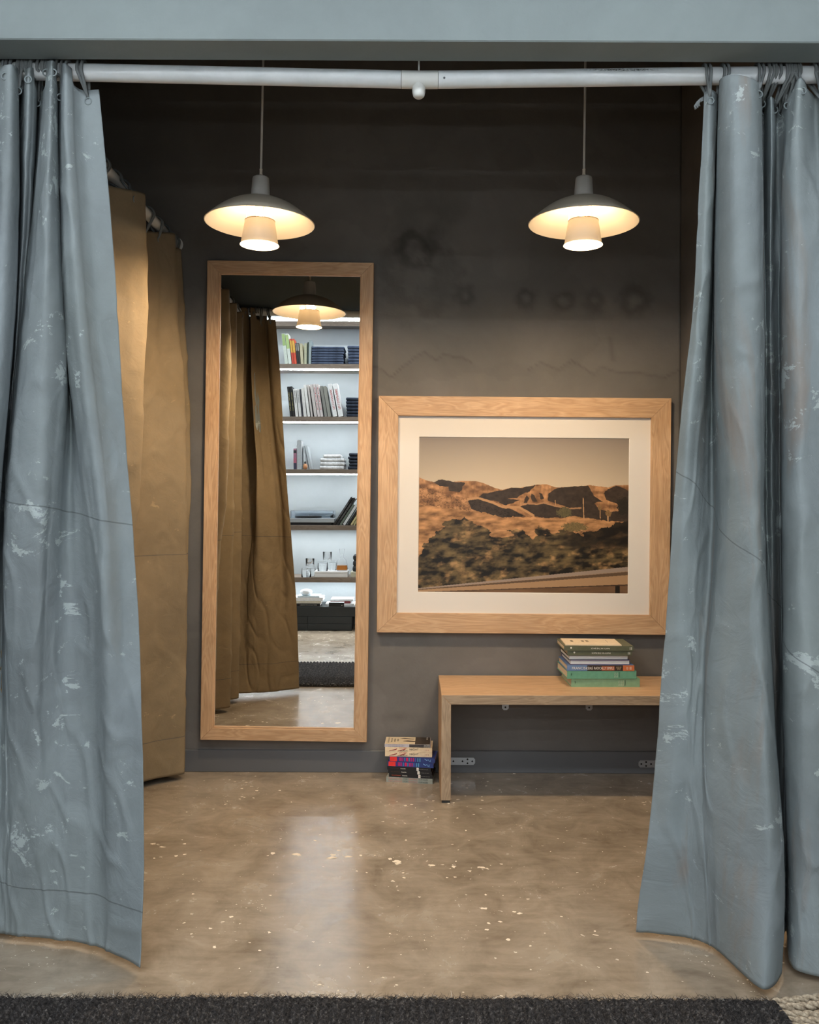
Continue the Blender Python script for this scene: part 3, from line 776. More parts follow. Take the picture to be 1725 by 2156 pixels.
# ------------------------------------------------------------------ frames
def mitre_rail(L, w, d, lip=0.0):
    """rail centred on x, outer edge at z=0 going inward +z by w, front at y=-d; 45 deg mitres"""
    bm = bmesh.new()
    v = []
    g = 0.0003
    for y in (-d, 0):
        v.append([bm.verts.new(p) for p in ((-L/2 + g, y, 0), (L/2 - g, y, 0), (L/2 - w - g, y, w), (-L/2 + w + g, y, w))])
    f, b = v
    bm.faces.new(f); bm.faces.new(b[::-1])
    for i in range(4): bm.faces.new((f[i], b[i], b[(i + 1) % 4], f[(i + 1) % 4]))
    bmesh.ops.recalc_face_normals(bm, faces=bm.faces[:])
    bmesh.ops.bevel(bm, geom=bm.edges[:], offset=0.0010, segments=1, affect='EDGES')
    return bm

def framed(root, Wd, Ht, w, d, off, mat=None, name='frame_rail', yb=0.0):
    for i, (L, ang, cx, cz) in enumerate(((Wd, 0, 0, -Ht/2), (Wd, PI, 0, Ht/2), (Ht, -PI/2, -Wd/2, 0), (Ht, PI/2, Wd/2, 0))):
        me = bpy.data.meshes.new(name); bm = mitre_rail(L, w, d); bm.to_mesh(me); bm.free(); box_uv(me, 'X', (off + i * 1.7, off * 0.3 + i * 0.53))
        o = obj(name, me, mat or M['oak'], root, (cx, yb, cz)); o.rotation_euler = (0, -ang if ang not in (0, PI) else ang, 0)

# tall mirror
mx, mz = -0.5595, 1.249
mir = thing('wall_mirror', 'tall oak framed mirror hanging on the plaster wall left of the photograph', 'mirror', (mx, YW, mz), (0, math.radians(0.6), 0))
framed(mir, 0.760, 2.19, 0.054, 0.050, 0.2)
framed(mir, 0.654, 2.084, 0.008, 0.043, 5.0, M['oak'], 'inner_bead')
obj('mirror_glass', bxmesh((-0.321, -0.036, -1.036), (0.321, -0.030, 1.036)), M['mirror'], mir)
obj('backing', bxmesh((-0.323, -0.029, -1.038), (0.323, -0.002, 1.038)), M['black'], mir)

# framed photograph
pcx, pcz = at(1103.5, 1085, 3.925)
pic = thing('framed_photograph', 'large landscape photograph of sunlit hills in a wide oak frame above the bench', 'picture', (pcx, YW, pcz), (0, math.radians(0.25), 0))
framed(pic, 1.342, 1.085, 0.090, 0.035, 9.1)
obj('backing', bxmesh((-0.575, -0.012, -0.446), (0.575, -0.002, 0.446)), M['black'], pic)
# mat board with a bevelled window
def matboard():
    bm = bmesh.new(); ow, oh = 0.582, 0.4535; iw, ih = 0.4845, 0.358
    k0 = [(-ow,-0.020,-oh),(ow,-0.020,-oh),(ow,-0.020,oh),(-ow,-0.020,oh)]
    k1 = [(-iw,-0.020,-ih),(iw,-0.020,-ih),(iw,-0.020,ih),(-iw,-0.020,ih)]
    k2 = [(-iw+.002,-0.0175,-ih+.002),(iw-.002,-0.0175,-ih+.002),(iw-.002,-0.0175,ih-.002),(-iw+.002,-0.0175,ih-.002)]
    r = [[bm.verts.new(p) for p in k] for k in (k0, k1, k2)]
    for a, b in ((r[0], r[1]), (r[1], r[2])):
        for i in range(4): bm.faces.new((a[i], a[(i+1)%4], b[(i+1)%4], b[i]))
    return bm
obj('mat_board', matboard(), M['mat_board'], pic)

def photo_mesh():
    nx, ny = 640, 474; hw, hh = 0.4835, 0.357
    def fn(I, J):
        return np.stack([-hw + 2 * hw * I / (nx - 1), np.full(len(I), -0.0165), hh - 2 * hh * J / (ny - 1)], 1)
    J, I = np.mgrid[0:ny, 0:nx]; x = 80 + 1560 * I.ravel() / (nx - 1); y = 72 + 1155 * J.ravel() / (ny - 1)
    def c(r, g, b): return np.array(srgb(r, g, b)[:3])
    def lerp(a, b, t): t = np.clip(t, 0, 1)[:, None]; return a * (1 - t) + b * t
    def inpoly(poly, X, Y):
        r = np.zeros(len(X), bool); n = len(poly); j = n - 1
        for i in range(n):
            xi, yi = poly[i]; xj, yj = poly[j]
            q = ((yi > Y) != (yj > Y)) & (X < (xj - xi) * (Y - yi) / (yj - yi + 1e-9) + xi); r ^= q; j = i
        return r
    nz = lambda s, a, b, o=4: fbm(x / a, y / b, s, o)
    wob = (nz(1, 28, 22) - 0.5) * 26
    col = lerp(np.tile(c(134,121,109), (len(x), 1)), np.tile(c(196,178,152), (len(x), 1)), (y - 72) / 380)
    vg = 1 - 0.12 * (np.abs(x - 860) / 780) ** 2; col *= vg[:, None]
    hx = [80,130,190,250,330,400,500,560,640,700,770,830,900,960,1030,1100,1190,1290,1350,1420,1490,1540,1600,1640]
    hy = [372,395,408,388,405,398,398,412,445,462,443,445,432,420,418,440,435,428,420,430,437,420,418,418]
    hill = y > np.interp(x, hx, hy) + (nz(2, 12, 12) - .5) * 4
    lit = lerp(np.tile(c(112,78,50), (len(x), 1)), np.tile(c(184,134,90), (len(x), 1)), (nz(3, 60, 34, 6) - .30) * 2.2)
    ero = nz(4, 12, 40, 5); lit *= (0.62 + 0.72 * ero)[:, None]
    col[hill] = lit[hill]
    dark = np.tile(c(54,43,34), (len(x), 1)) * (0.45 + 1.3 * nz(5, 30, 22, 6))[:, None]
    polys = [[(190,410),(250,386),(330,404),(425,408),(385,482),(300,470),(300,440),(240,440)],
      [(510,520),(560,490),(700,465),(770,445),(850,446),(950,422),(905,470),(860,488),(810,520),(740,525),(690,550),(600,540)],
      [(860,556),(880,500),(900,520),(885,556)], [(920,490),(940,500),(960,545),(930,550),(915,520)], [(975,480),(1000,490),(1010,525),(985,530)],
      [(1040,485),(1110,445),(1190,437),(1340,424),(1365,470),(1380,500),(1450,545),(1400,545),(1330,600),(1200,590),(1100,560),(1040,540)],
      [(1455,480),(1480,450),(1545,423),(1600,440),(1645,465),(1645,600),(1560,560),(1475,530)],
      [(445,538),(520,530),(640,565),(700,590),(760,600),(880,660),(700,668),(560,640),(470,605)],
      [(670,555),(735,525),(830,535),(770,565),(720,575)],
      [(830,585),(900,562),(1000,562),(1100,580),(1280,600),(1340,565),(1390,560),(1420,600),(1520,620),(1645,600),(1645,690),(1500,690),(1300,664),(1000,668),(930,655)]]
    for p in polys:
        q = inpoly(p, x + wob * .6, y + wob * .4); col[q] = dark[q]
    # scrub speckle on the near slope
    sl = (y > np.interp(x, [80,300,500,640,940], [430,500,540,600,660])) & (x < 950) & (y < 660) & hill
    q = sl & (nz(6, 9, 5, 3) > .60); col[q] *= 0.5
    rim = np.abs(y - np.interp(x, [440,520,640,700,830,940], [535,523,560,590,590,655])) < 9 + wob * .25
    q = rim & (x > 440) & (x < 940); col[q] = c(176,132,90)
    rim = np.abs(y - np.interp(x, [840,960,1010,1090,1200,1290], [560,566,556,578,598,590])) < 5
    q = rim & (x > 840) & (x < 1290); col[q] = c(160,120,84)
    # motion-streaked grass and shrubs as the print shows them
    st = fbm(x / 110, y / 15, 8, 5); st2 = fbm((x + y * .5) / 60, y / 34, 9, 6); cl_ = fbm(x / 95, y / 70, 10, 4)
    gx = [80,300,460,600,700,940,1100,1250,1500,1640]; gy = [575,600,618,640,668,664,668,655,690,690]
    g = y > np.interp(x, gx, gy) + (nz(11, 26, 14) - .5) * 34
    grass = lerp(np.tile(c(104,74,46), (len(x), 1)), np.tile(c(196,144,96), (len(x), 1)), (st * .4 + st2 * .6 - .30) * 2.4)
    col[g] = grass[g]
    bx = [80,120,180,260,350,420,470,560,640,700,850,930,1000,1080,1180,1250,1400,1520,1640]
    by = [960,880,800,725,665,650,700,740,800,815,760,800,745,800,745,775,755,700,680]
    ov = np.interp(x, bx, by) + (fbm(x / 60, y / 40, 12, 4) - .5) * 130
    b = (y > ov) & g
    olive = lerp(np.tile(c(24,19,13), (len(x), 1)), np.tile(c(112,94,62), (len(x), 1)), (st2 * .5 + cl_ * .3 + st * .2 - .40) * 3.6)
    hi = np.clip((fbm(x / 60, y / 44, 14, 4) - .55) * 4, 0, 1) * np.clip((st2 - .35) * 3, 0, 1)
    olive = lerp(olive, np.tile(c(178,138,92), (len(x), 1)), hi * .75)
    dk = np.clip((x - 1080) / 150, 0, 1) * np.clip((930 - y) / 60, 0, 1); olive = lerp(olive, np.tile(c(26,20,15), (len(x), 1)), dk * .85)
    col[b] = olive[b]
    # shrubs on the right
    for (cx, cy, rx, ry, cc) in ((1165,625,55,38,(86,78,52)),(1240,735,90,34,(104,88,56)),(1490,630,22,26,(120,92,58)),(1425,590,14,22,(120,92,58)),(1600,580,46,70,(40,34,26))):
        q = ((x - cx) / rx) ** 2 + ((y - cy) / ry) ** 2 + (nz(15, 9, 8, 3) - .5) * 1.6 < 1; col[q] = c(*cc) * (0.6 + 0.9 * nz(16, 6, 6, 3)[q])[:, None]
    for (xx, ya, yb, w) in ((1302,515,668,3.2),(1095,535,575,2.4),(1428,610,670,2.6),(1487,650,698,4.5)):
        q = (np.abs(x - xx - (y - ya) * .04) < w) & (y > ya) & (y < yb); col[q] = c(182,140,98)
    # guard rail
    top = 1200 - (x - 80) * (172 / 1550.)
    d = y - top - 0 
    wdt = 30 + (x - 80) / 1550 * 110
    u = d / wdt; r = (u > 0) & (u < 1)
    rail = np.tile(c(150,126,104), (len(x), 1)) * (0.9 + .2 * fbm(x / 300, y / 5, 21, 3))[:, None]
    rail = np.where((u < .22)[:, None], c(146,128,114) * 1.0, rail); rail = np.where(((u > .26) & (u < .44))[:, None], c(92,72,54), rail)
    rail = np.where((u > .44)[:, None], c(166,132,98) * (0.92), rail); rail = np.where((u > .93)[:, None], c(70,52,38), rail)
    col[r] = rail[r]
    un = (u >= 1); col[un] = (c(112,84,60) * (0.6 + .6 * fbm(x / 120, y / 20, 22, 3))[:, None])[un]
    q = un & (x > 1545) & (x < 1580); col[q] = c(30,24,18)
    me = grid_mesh('print', nx, ny, fn, np.clip(col, 0, 1))
    return me
mp = new_mat('photo_print', (1, 1, 1, 1), 0.45, spec=0.3); t = NT(mp); a_ = t.n('ShaderNodeAttribute', attribute_name='paint'); t.col(a_.outputs['Color'])
obj('print', photo_mesh(), mp, pic)

# ------------------------------------------------------------------ bench
BX0, BX1, BY0, BZ = 0.137, 1.212, 3.553, 0.450
bench = thing('bench', 'oak waterfall bench against the wall below the framed photograph', 'bench', (0, 0, 0))
TH = 0.0395
def mitred(verts_xz, y0, y1, name, axis, off):
    bm = bmesh.new(); f = [bm.verts.new((x, y0, z)) for x, z in verts_xz]; b = [bm.verts.new((x, y1, z)) for x, z in verts_xz]
    n = len(f); bm.faces.new(f); bm.faces.new(b[::-1])
    for i in range(n): bm.faces.new((f[i], b[i], b[(i+1)%n], f[(i+1)%n]))
    bmesh.ops.recalc_face_normals(bm, faces=bm.faces[:])
    bmesh.ops.bevel(bm, geom=bm.edges[:], offset=0.0008, segments=1, affect='EDGES')
    me = bpy.data.meshes.new(name); bm.to_mesh(me); bm.free(); box_uv(me, axis, off)
    me.materials.append(M['oak']); me.materials.append(M['oak_end'])
    for p in me.polygons:
        if p.normal.y < -0.9: p.material_index = 1
    return obj(name, me, None, bench)
g = 0.0004
mitred([(BX0+g, BZ), (BX1-g, BZ), (BX1-TH-g, BZ-TH), (BX0+TH+g, BZ-TH)], BY0, YW - 0.014, 'seat', 'X', (1.3, 0.4))
mitred([(BX0, BZ-g), (BX0+TH, BZ-TH-g), (BX0+TH, 0.012), (BX0, 0.012)], BY0, YW - 0.0145, 'leg', 'Z', (4.3, 0.9))
mitred([(BX1, BZ-g), (BX1, 0.012), (BX1-TH, 0.012), (BX1-TH, BZ-TH-g)], BY0, YW - 0.0145, 'leg', 'Z', (6.1, 1.9))
for x in (BX0, BX1 - TH):
    for y in (BY0 + 0.004, YW - 0.06):
        obj('foot_pad', bxmesh((x + 0.003, y, 0), (x + TH - 0.003, y + 0.035, 0.0125), 0.001, 1), M['rubber'], bench)
def plate(name, pts_oct, y, holes, axis='F'):
    bm = bmesh.new(); f = [bm.verts.new((x, y - 0.0025, z)) for x, z in pts_oct]; b = [bm.verts.new((x, y, z)) for x, z in pts_oct]
    n = len(f); bm.faces.new(f); bm.faces.new(b[::-1])
    for i in range(n): bm.faces.new((f[i], b[i], b[(i+1)%n], f[(i+1)%n]))
    bmesh.ops.recalc_face_normals(bm, faces=bm.faces[:])
    me = bpy.data.meshes.new(name); 
    for hx, hz in holes:
        vs = [bm.verts.new((hx + 0.0042 * math.cos(2*PI*k/12), y - 0.0029, hz + 0.0042 * math.sin(2*PI*k/12))) for k in range(12)]
        vb = [bm.verts.new((v.co.x, y - 0.0025, v.co.z)) for v in vs]
        for k in range(12): q = bm.faces.new((vs[k], vs[(k+1)%12], vb[(k+1)%12], vb[k])); q.material_index = 1
        fc = bm.faces.new(vs); fc.material_index = 1
    bm.to_mesh(me); bm.free(); me.materials.append(M['steel']); me.materials.append(M['hole'])
    return obj(name, me, None, bench)
yb = YW - 0.0145
def zpl(y): return HC - (y - PY) * yb / F
zc_ = zpl(1602); hh = 0.0165; xl = (1003 - PX) * yb / F; xi = BX0 + TH; c_ = 0.008
plate('bracket', [(xi - 0.0, zc_-hh), (xl-c_, zc_-hh), (xl, zc_-hh+c_), (xl, zc_+hh-c_), (xl-c_, zc_+hh), (xi, zc_+hh)], yb,
      [(xl-0.013, zc_), (xl-0.035, zc_+0.009), (xl-0.035, zc_-0.009), (xl-0.058, zc_), (xl-0.100, zc_)])
xr = (1347 - PX) * yb / F; xi2 = BX1 - TH; zc2 = zpl(1606)
plate('bracket', [(xi2, zc2-hh), (xi2, zc2+hh), (xr+c_, zc2+hh), (xr, zc2+hh-c_), (xr, zc2-hh+c_), (xr+c_, zc2-hh)], yb,
      [(xr+0.013, zc2), (xr+0.035, zc2+0.009), (xr+0.035, zc2-0.009), (xr+0.058, zc2), (xr+0.085, zc2)])
for px_ in (1067, 1244):
    xx = (px_ - PX) * yb / F; w_ = 0.0155; z1 = BZ - TH; z0 = zpl(1495.5) ; yt = YW - 0.0005
    plate('bracket', [(xx-w_, z1), (xx-w_, z0+0.008), (xx-w_+0.008, z0), (xx+w_-0.008, z0), (xx+w_, z0+0.008), (xx+w_, z1)], yt, [(xx, z0+0.013)])

# ------------------------------------------------------------------ books
def book(label, w, d, t, cover, pages='pages', spine=True, group=None, name='book', top=None, cat='book', spinemat=None):
    """lying flat: x = spine length, y = 0 at the spine (or fore edge when spine=False), z = thickness"""
    b = thing(name, label, cat, group=group)
    ct = min(0.0024, t * 0.14)
    bm = bmesh.new(); sx = 0.0006
    box(bm, (0, 0, 0), (w, d, ct)); box(bm, (0, 0, t - ct), (w, d, t))
    if spine: box(bm, (0, -0.0004, 0), (w, ct, t))
    else: box(bm, (0, d - ct, 0), (w, d + 0.0004, t))
    obj('cover', bm, cover, b)
    ins = 0.003
    obj('pages', bxmesh((ins, (ct if spine else ins), ct), (w - ins, (d - ins if spine else d - ct), t - ct)), M[pages], b)
    if spinemat is not None:
        obj('spine_panel', bxmesh((0.0003, -0.0009, 0.0003), (w - 0.0003, -0.0004, t - 0.0003)), spinemat, b)
    if top is not None:
        obj('cover_panel', bxmesh((0.001, 0.001, t), (w - 0.001, d - 0.001, t + 0.0004)), top, b)
    return b
def cover_of(b):
    for c in b.children:
        if c.name.split('.')[0] == 'cover': return c
    return b
def spine_text(b, txt, mat, x, z, w, h, flip=False, name='lettering'):
    text_part(txt, cover_of(b), mat, (x, -0.0014, z), (PI/2, PI if flip else 0, 0), w, h, name=name)
def patch(b, x0, x1, z0, z1, mat, name='spine_band', y=-0.0011):
    obj(name, bxmesh((x0, y, z0), (x1, y + 0.0006, z1)), mat, cover_of(b))

TXW = flat(232, 228, 216); TXD = flat(40, 38, 36); TXR = flat(170, 30, 34)
z = BZ
GB = 'art books stacked on the bench'
def put(b, x, y, z, rz=0.0): b.location = (x, y, z); b.rotation_euler = (0, 0, rz)
b = book('light green hardback book at the bottom of the stack on the bench', 0.299, 0.225, 0.036, flat(128, 166, 132), group=GB); put(b, 0.706, 3.711, z, 0.02); z += 0.036
spine_text(b, 'THE NEW', flat(40, 70, 56), 0.017, 0.020, 0.004, 0.011); 
for i, q in enumerate((0.208, 0.217, 0.226)): 
    o = text_part('Edition Works', cover_of(b), TXW if i < 3 else TXD, (q, -0.0014, 0.017), (PI/2, -PI/2, 0), 0.022, 0.004)
text_part('Architecture', cover_of(b), TXD, (0.2295 + 0.005, -0.0014, 0.019), (PI/2, -PI/2, 0), 0.024, 0.004)
b = book('teal green hardback book second from the bottom of the bench stack', 0.302, 0.225, 0.034, flat(100, 158, 132), group=GB); put(b, 0.687, 3.705, z + 0.0005, 0.025); z += 0.0350
spine_text(b, 'THE NEW', flat(30, 60, 50), 0.018, 0.020, 0.004, 0.011)
for i, q in enumerate((0.208, 0.217)):
    text_part('Edition Works', cover_of(b), TXW, (q, -0.0014, 0.017), (PI/2, -PI/2, 0), 0.021, 0.004)
text_part('Architecture', cover_of(b), TXD, (0.2275, -0.0014, 0.018), (PI/2, -PI/2, 0), 0.022, 0.004)
b = book('blue and orange spined architecture book lying on the two green books', 0.292, 0.20, 0.0245, flat(106, 132, 172), group=GB); put(b, 0.687, 3.708, z, 0.012); z += 0.0250
patch(b, 0.088, 0.2925, 0.0, 0.0245, flat(58, 44, 40)); patch(b, 0.150, 0.206, 0.002, 0.020, flat(176, 96, 62), y=-0.0013); patch(b, 0.243, 0.2925, 0.0, 0.0245, flat(196, 110, 66), y=-0.0013)
text_part('FRANCIS', cover_of(b), TXW, (0.050, -0.0020, 0.012), (PI/2, 0, 0), 0.058, 0.0115)
text_part('KÉRÉ', cover_of(b), TXW, (0.097, -0.0020, 0.0128), (PI/2, 0, 0), 0.030, 0.0135)
text_part('RADICALLY SIMPLE', cover_of(b), TXW, (0.160, -0.0020, 0.012), (PI/2, 0, 0), 0.086, 0.0115)
bm = bmesh.new(); tube(bm, [(0.215 + 0.02 * (i / 14), -0.0016, 0.012 + 0.008 * math.sin(i * 1.1)) for i in range(15)], 0.0006, 5); obj('ornament', bm, flat(212, 190, 150), b)
spine_text(b, 'EI', TXW, 0.262, 0.012, 0.006, 0.011); spine_text(b, 'III', TXW, 0.276, 0.012, 0.007, 0.013)
b = book('thin book with grey page edges facing out, lower of the pair in the bench stack', 0.262, 0.20, 0.0205, flat(96, 84, 118), 'pages_w', spine=False, group=GB); put(b, 0.701, 3.716, z, 0.01); z += 0.0207
b = book('thin book with lilac page edges facing out, upper of the pair in the bench stack', 0.260, 0.20, 0.0205, flat(48, 56, 66), 'pages_w', spine=False, group=GB); put(b, 0.696, 3.716, z, 0.016); z += 0.0207
for k, (x_, lab) in enumerate(((0.689, 'lower of the two dark olive green books near the top of the bench stack'), (0.674, 'upper of the two dark olive green books near the top of the bench stack'))):
    b = book(lab, 0.279 if k == 0 else 0.301, 0.19, 0.0205, flat(92, 96, 76), group=GB); put(b, x_, 3.712 - 0.004 * k, z, 0.0); z += 0.0207
    L_ = 0.279 if k == 0 else 0.301
    spine_text(b, 'PARTY IN THE BACK', TXW, L_ * 0.50 + 0.006, 0.0105, 0.082, 0.0065, flip=True)
    spine_text(b, 'II', TXW, L_ - 0.012, 0.0105, 0.009, 0.011, flip=True)
    bm = bmesh.new(); tube(bm, [(0.030 - 0.0 * k, -0.0010, 0.0125), (0.030 - 0.0 * k, -0.0004, 0.0125)], 0.0038, 12); obj('spine_dot', bm, TXW, b)
bk = book('cream paper booklet lying on top of the bench stack', 0.243, 0.160, 0.004, flat(226, 206, 176), 'pages_w', group=GB, cat='booklet'); put(bk, 0.682, 3.722, z, -0.035)
for (x_, y_, w_, tx) in ((0.040, 0.06, 0.035, 'PRINT\nNOTES'), (0.088, 0.06, 0.025, 'NO. 7'), (0.108, 0.06, 0.035, 'SIDE\nBOOK'), (0.195, 0.06, 0.05, 'i')):
    text_part('III', cover_of(bk), TXD, (x_, y_ + 0.03, 0.0046), (0, 0, PI/2), w_, 0.012 if tx != 'i' else 0.003)

# floor stack
GF = 'paperbacks stacked on the floor beside the bench'
z = 0.0; RZ = math.radians(-8)
x0 = (816 - PX) * 3.80 / F; y0 = 3.820
def fbook(lab, w, t, cov, dx=0.0, rz=RZ, d=0.112, **k):
    global z
    b = book(lab, w, d, t, cov, group=GF, **k); put(b, x0 + dx, y0 - 0.004, z, rz); z += t + 0.0003; return b
for k in range(2):
    b = fbook('%s of the two pale speckled paperbacks at the bottom of the floor stack' % ('lower', 'upper')[k], 0.208, 0.0112, flat(150, 154, 144))
    spine_text(b, 'TRIM WHOLE', flat(196, 120, 104), 0.040, 0.0056, 0.062, 0.0062); spine_text(b, 'STORY', flat(70, 88, 84), 0.088, 0.0056, 0.024, 0.0062); spine_text(b, 'SENTENCE', flat(190, 110, 96), 0.121, 0.0056, 0.040, 0.0062); spine_text(b, 'OUR HOUSE', flat(60, 72, 72), 0.166, 0.0056, 0.042, 0.0062)
for k in range(3):
    b = fbook('black spined paperback, %s of the three black books in the floor stack' % ('lowest', 'middle', 'topmost')[k], 0.196, 0.0155, flat(20, 18, 20), 0.012 - 0.004 * k)
    spine_text(b, 'THE LOWDOWN', (flat(200, 80, 40), flat(90, 50, 36), flat(70, 60, 60))[k], 0.032, 0.008, 0.04, 0.0035)
    spine_text(b, 'Inside', TXW, 0.072, 0.008, 0.022, 0.0045); spine_text(b, 'AUTHORS OF NOTE', flat(150, 146, 140), 0.164, 0.008, 0.040, 0.003)
    patch(b, 0.132 - 0.0 * k, 0.142, 0.001, 0.0145, TXW, 'sticker'); spine_text(b, 'C', TXR, 0.137, 0.008, 0.004, 0.005)
for k in range(2):
    b = fbook('blue paperback with red and pink striped spine, %s of the pair in the floor stack' % ('lower', 'upper')[k], 0.206, 0.0215, flat(40, 58, 120), 0.006 + 0.006 * k)
    patch(b, 0.004, 0.036, 0.001, 0.0205, flat(226, 50, 44))
    xs = [(0.038, 0.048, (70, 40, 120)), (0.050, 0.062, (160, 30, 100)), (0.064, 0.070, (150, 30, 110)), (0.074, 0.079, (70, 110, 170)), (0.083, 0.093, (200, 20, 80)), (0.096, 0.100, (80, 140, 180)), (0.104, 0.112, (170, 30, 110)), (0.116, 0.121, (190, 30, 90)), (0.125, 0.129, (90, 90, 170)), (0.137, 0.142, (80, 150, 180)), (0.147, 0.152, (80, 150, 180))]
    for a, c2, cc in xs: patch(b, a * 0.93, c2 * 0.93, 0.003, 0.019, flat(*cc), 'spine_stripe')
    bm = bmesh.new(); tube(bm, [(0.160, -0.001, 0.017), (0.170, -0.001, 0.011), (0.176, -0.001, 0.015), (0.182, -0.001, 0.006), (0.188, -0.001, 0.016), (0.186, -0.001, 0.005)], 0.0018, 6); obj('emblem', bm, flat(120, 170, 215), b)
for k in range(2):
    b = fbook('cream paperback with dark red spine strokes, %s of the pair in the floor stack' % ('lower', 'upper')[k], 0.210, 0.0205, flat(232, 208, 172), -0.006, rz=RZ * 0.4)
    for a in (0.018, 0.056):
        bm = bmesh.new(); tube(bm, [(a, -0.001, 0.004), (a + 0.018, -0.001, 0.008), (a + 0.032, -0.001, 0.012), (a + 0.036, -0.001, 0.016)], [0.0008, 0.0016, 0.0022, 0.0005], 6); obj('spine_stroke', bm, flat(140, 30, 34), b)
    spine_text(b, 'BLACK', TXD, 0.085, 0.0055, 0.034, 0.005); spine_text(b, 'NIGHT', TXD, 0.13, 0.012, 0.040, 0.008); spine_text(b, 'W 3', TXR, 0.188, 0.010, 0.014, 0.004); spine_text(b, 'DUSK', TXR, 0.082, 0.0175, 0.034, 0.0035)
for k in range(2):
    b = fbook(('thin white paperback under the topmost book of the floor stack', 'white and dark covered paperback topmost on the floor stack')[k], 0.204, 0.0065, flat(196, 190, 196), -0.008, rz=RZ * 0.3, d=0.112)
    patch(b, 0.110, 0.202, 0.0005, 0.006, flat(50, 44, 40)); spine_text(b, 'ANDRES', TXW, 0.188, 0.0033, 0.026, 0.004); spine_text(b, 'THE SUMMER OF ALL', flat(90, 84, 100), 0.05, 0.0033, 0.07, 0.003)
    if k == 1:
        obj('cover_panel', bxmesh((0.001, 0.001, 0.0065), (0.203, 0.111, 0.0068)), flat(208, 190, 160), b)
        obj('cover_art', bxmesh((0.135, 0.0015, 0.0068), (0.2025, 0.1105, 0.0070)), flat(62, 52, 42), b)
        for (a, bb, r_) in ((0.085, 0.085, 0.008), (0.10, 0.045, 0.010)):
            bm = bmesh.new(); tube(bm, [(a - 0.02, bb, 0.0066), (a, bb + 0.004, 0.0066), (a + 0.045, bb - 0.006, 0.0066)], [0.002, r_, 0.003], 8)
            for v in bm.verts: v.co.z = 0.0069 + (v.co.z - 0.0066) * 0.05
            obj('cover_art', bm, flat(74, 60, 50), b)
        for i in range(4): text_part('LOREM'[:0] + 'IIIIIII', b, TXD, (0.015 + 0.014 * i, 0.06, 0.0070), (0, 0, PI/2), 0.07 - 0.012 * i, 0.007)
        text_part('II', b, TXW, (0.188, 0.09, 0.0072), (0, 0, PI/2), 0.03, 0.005)

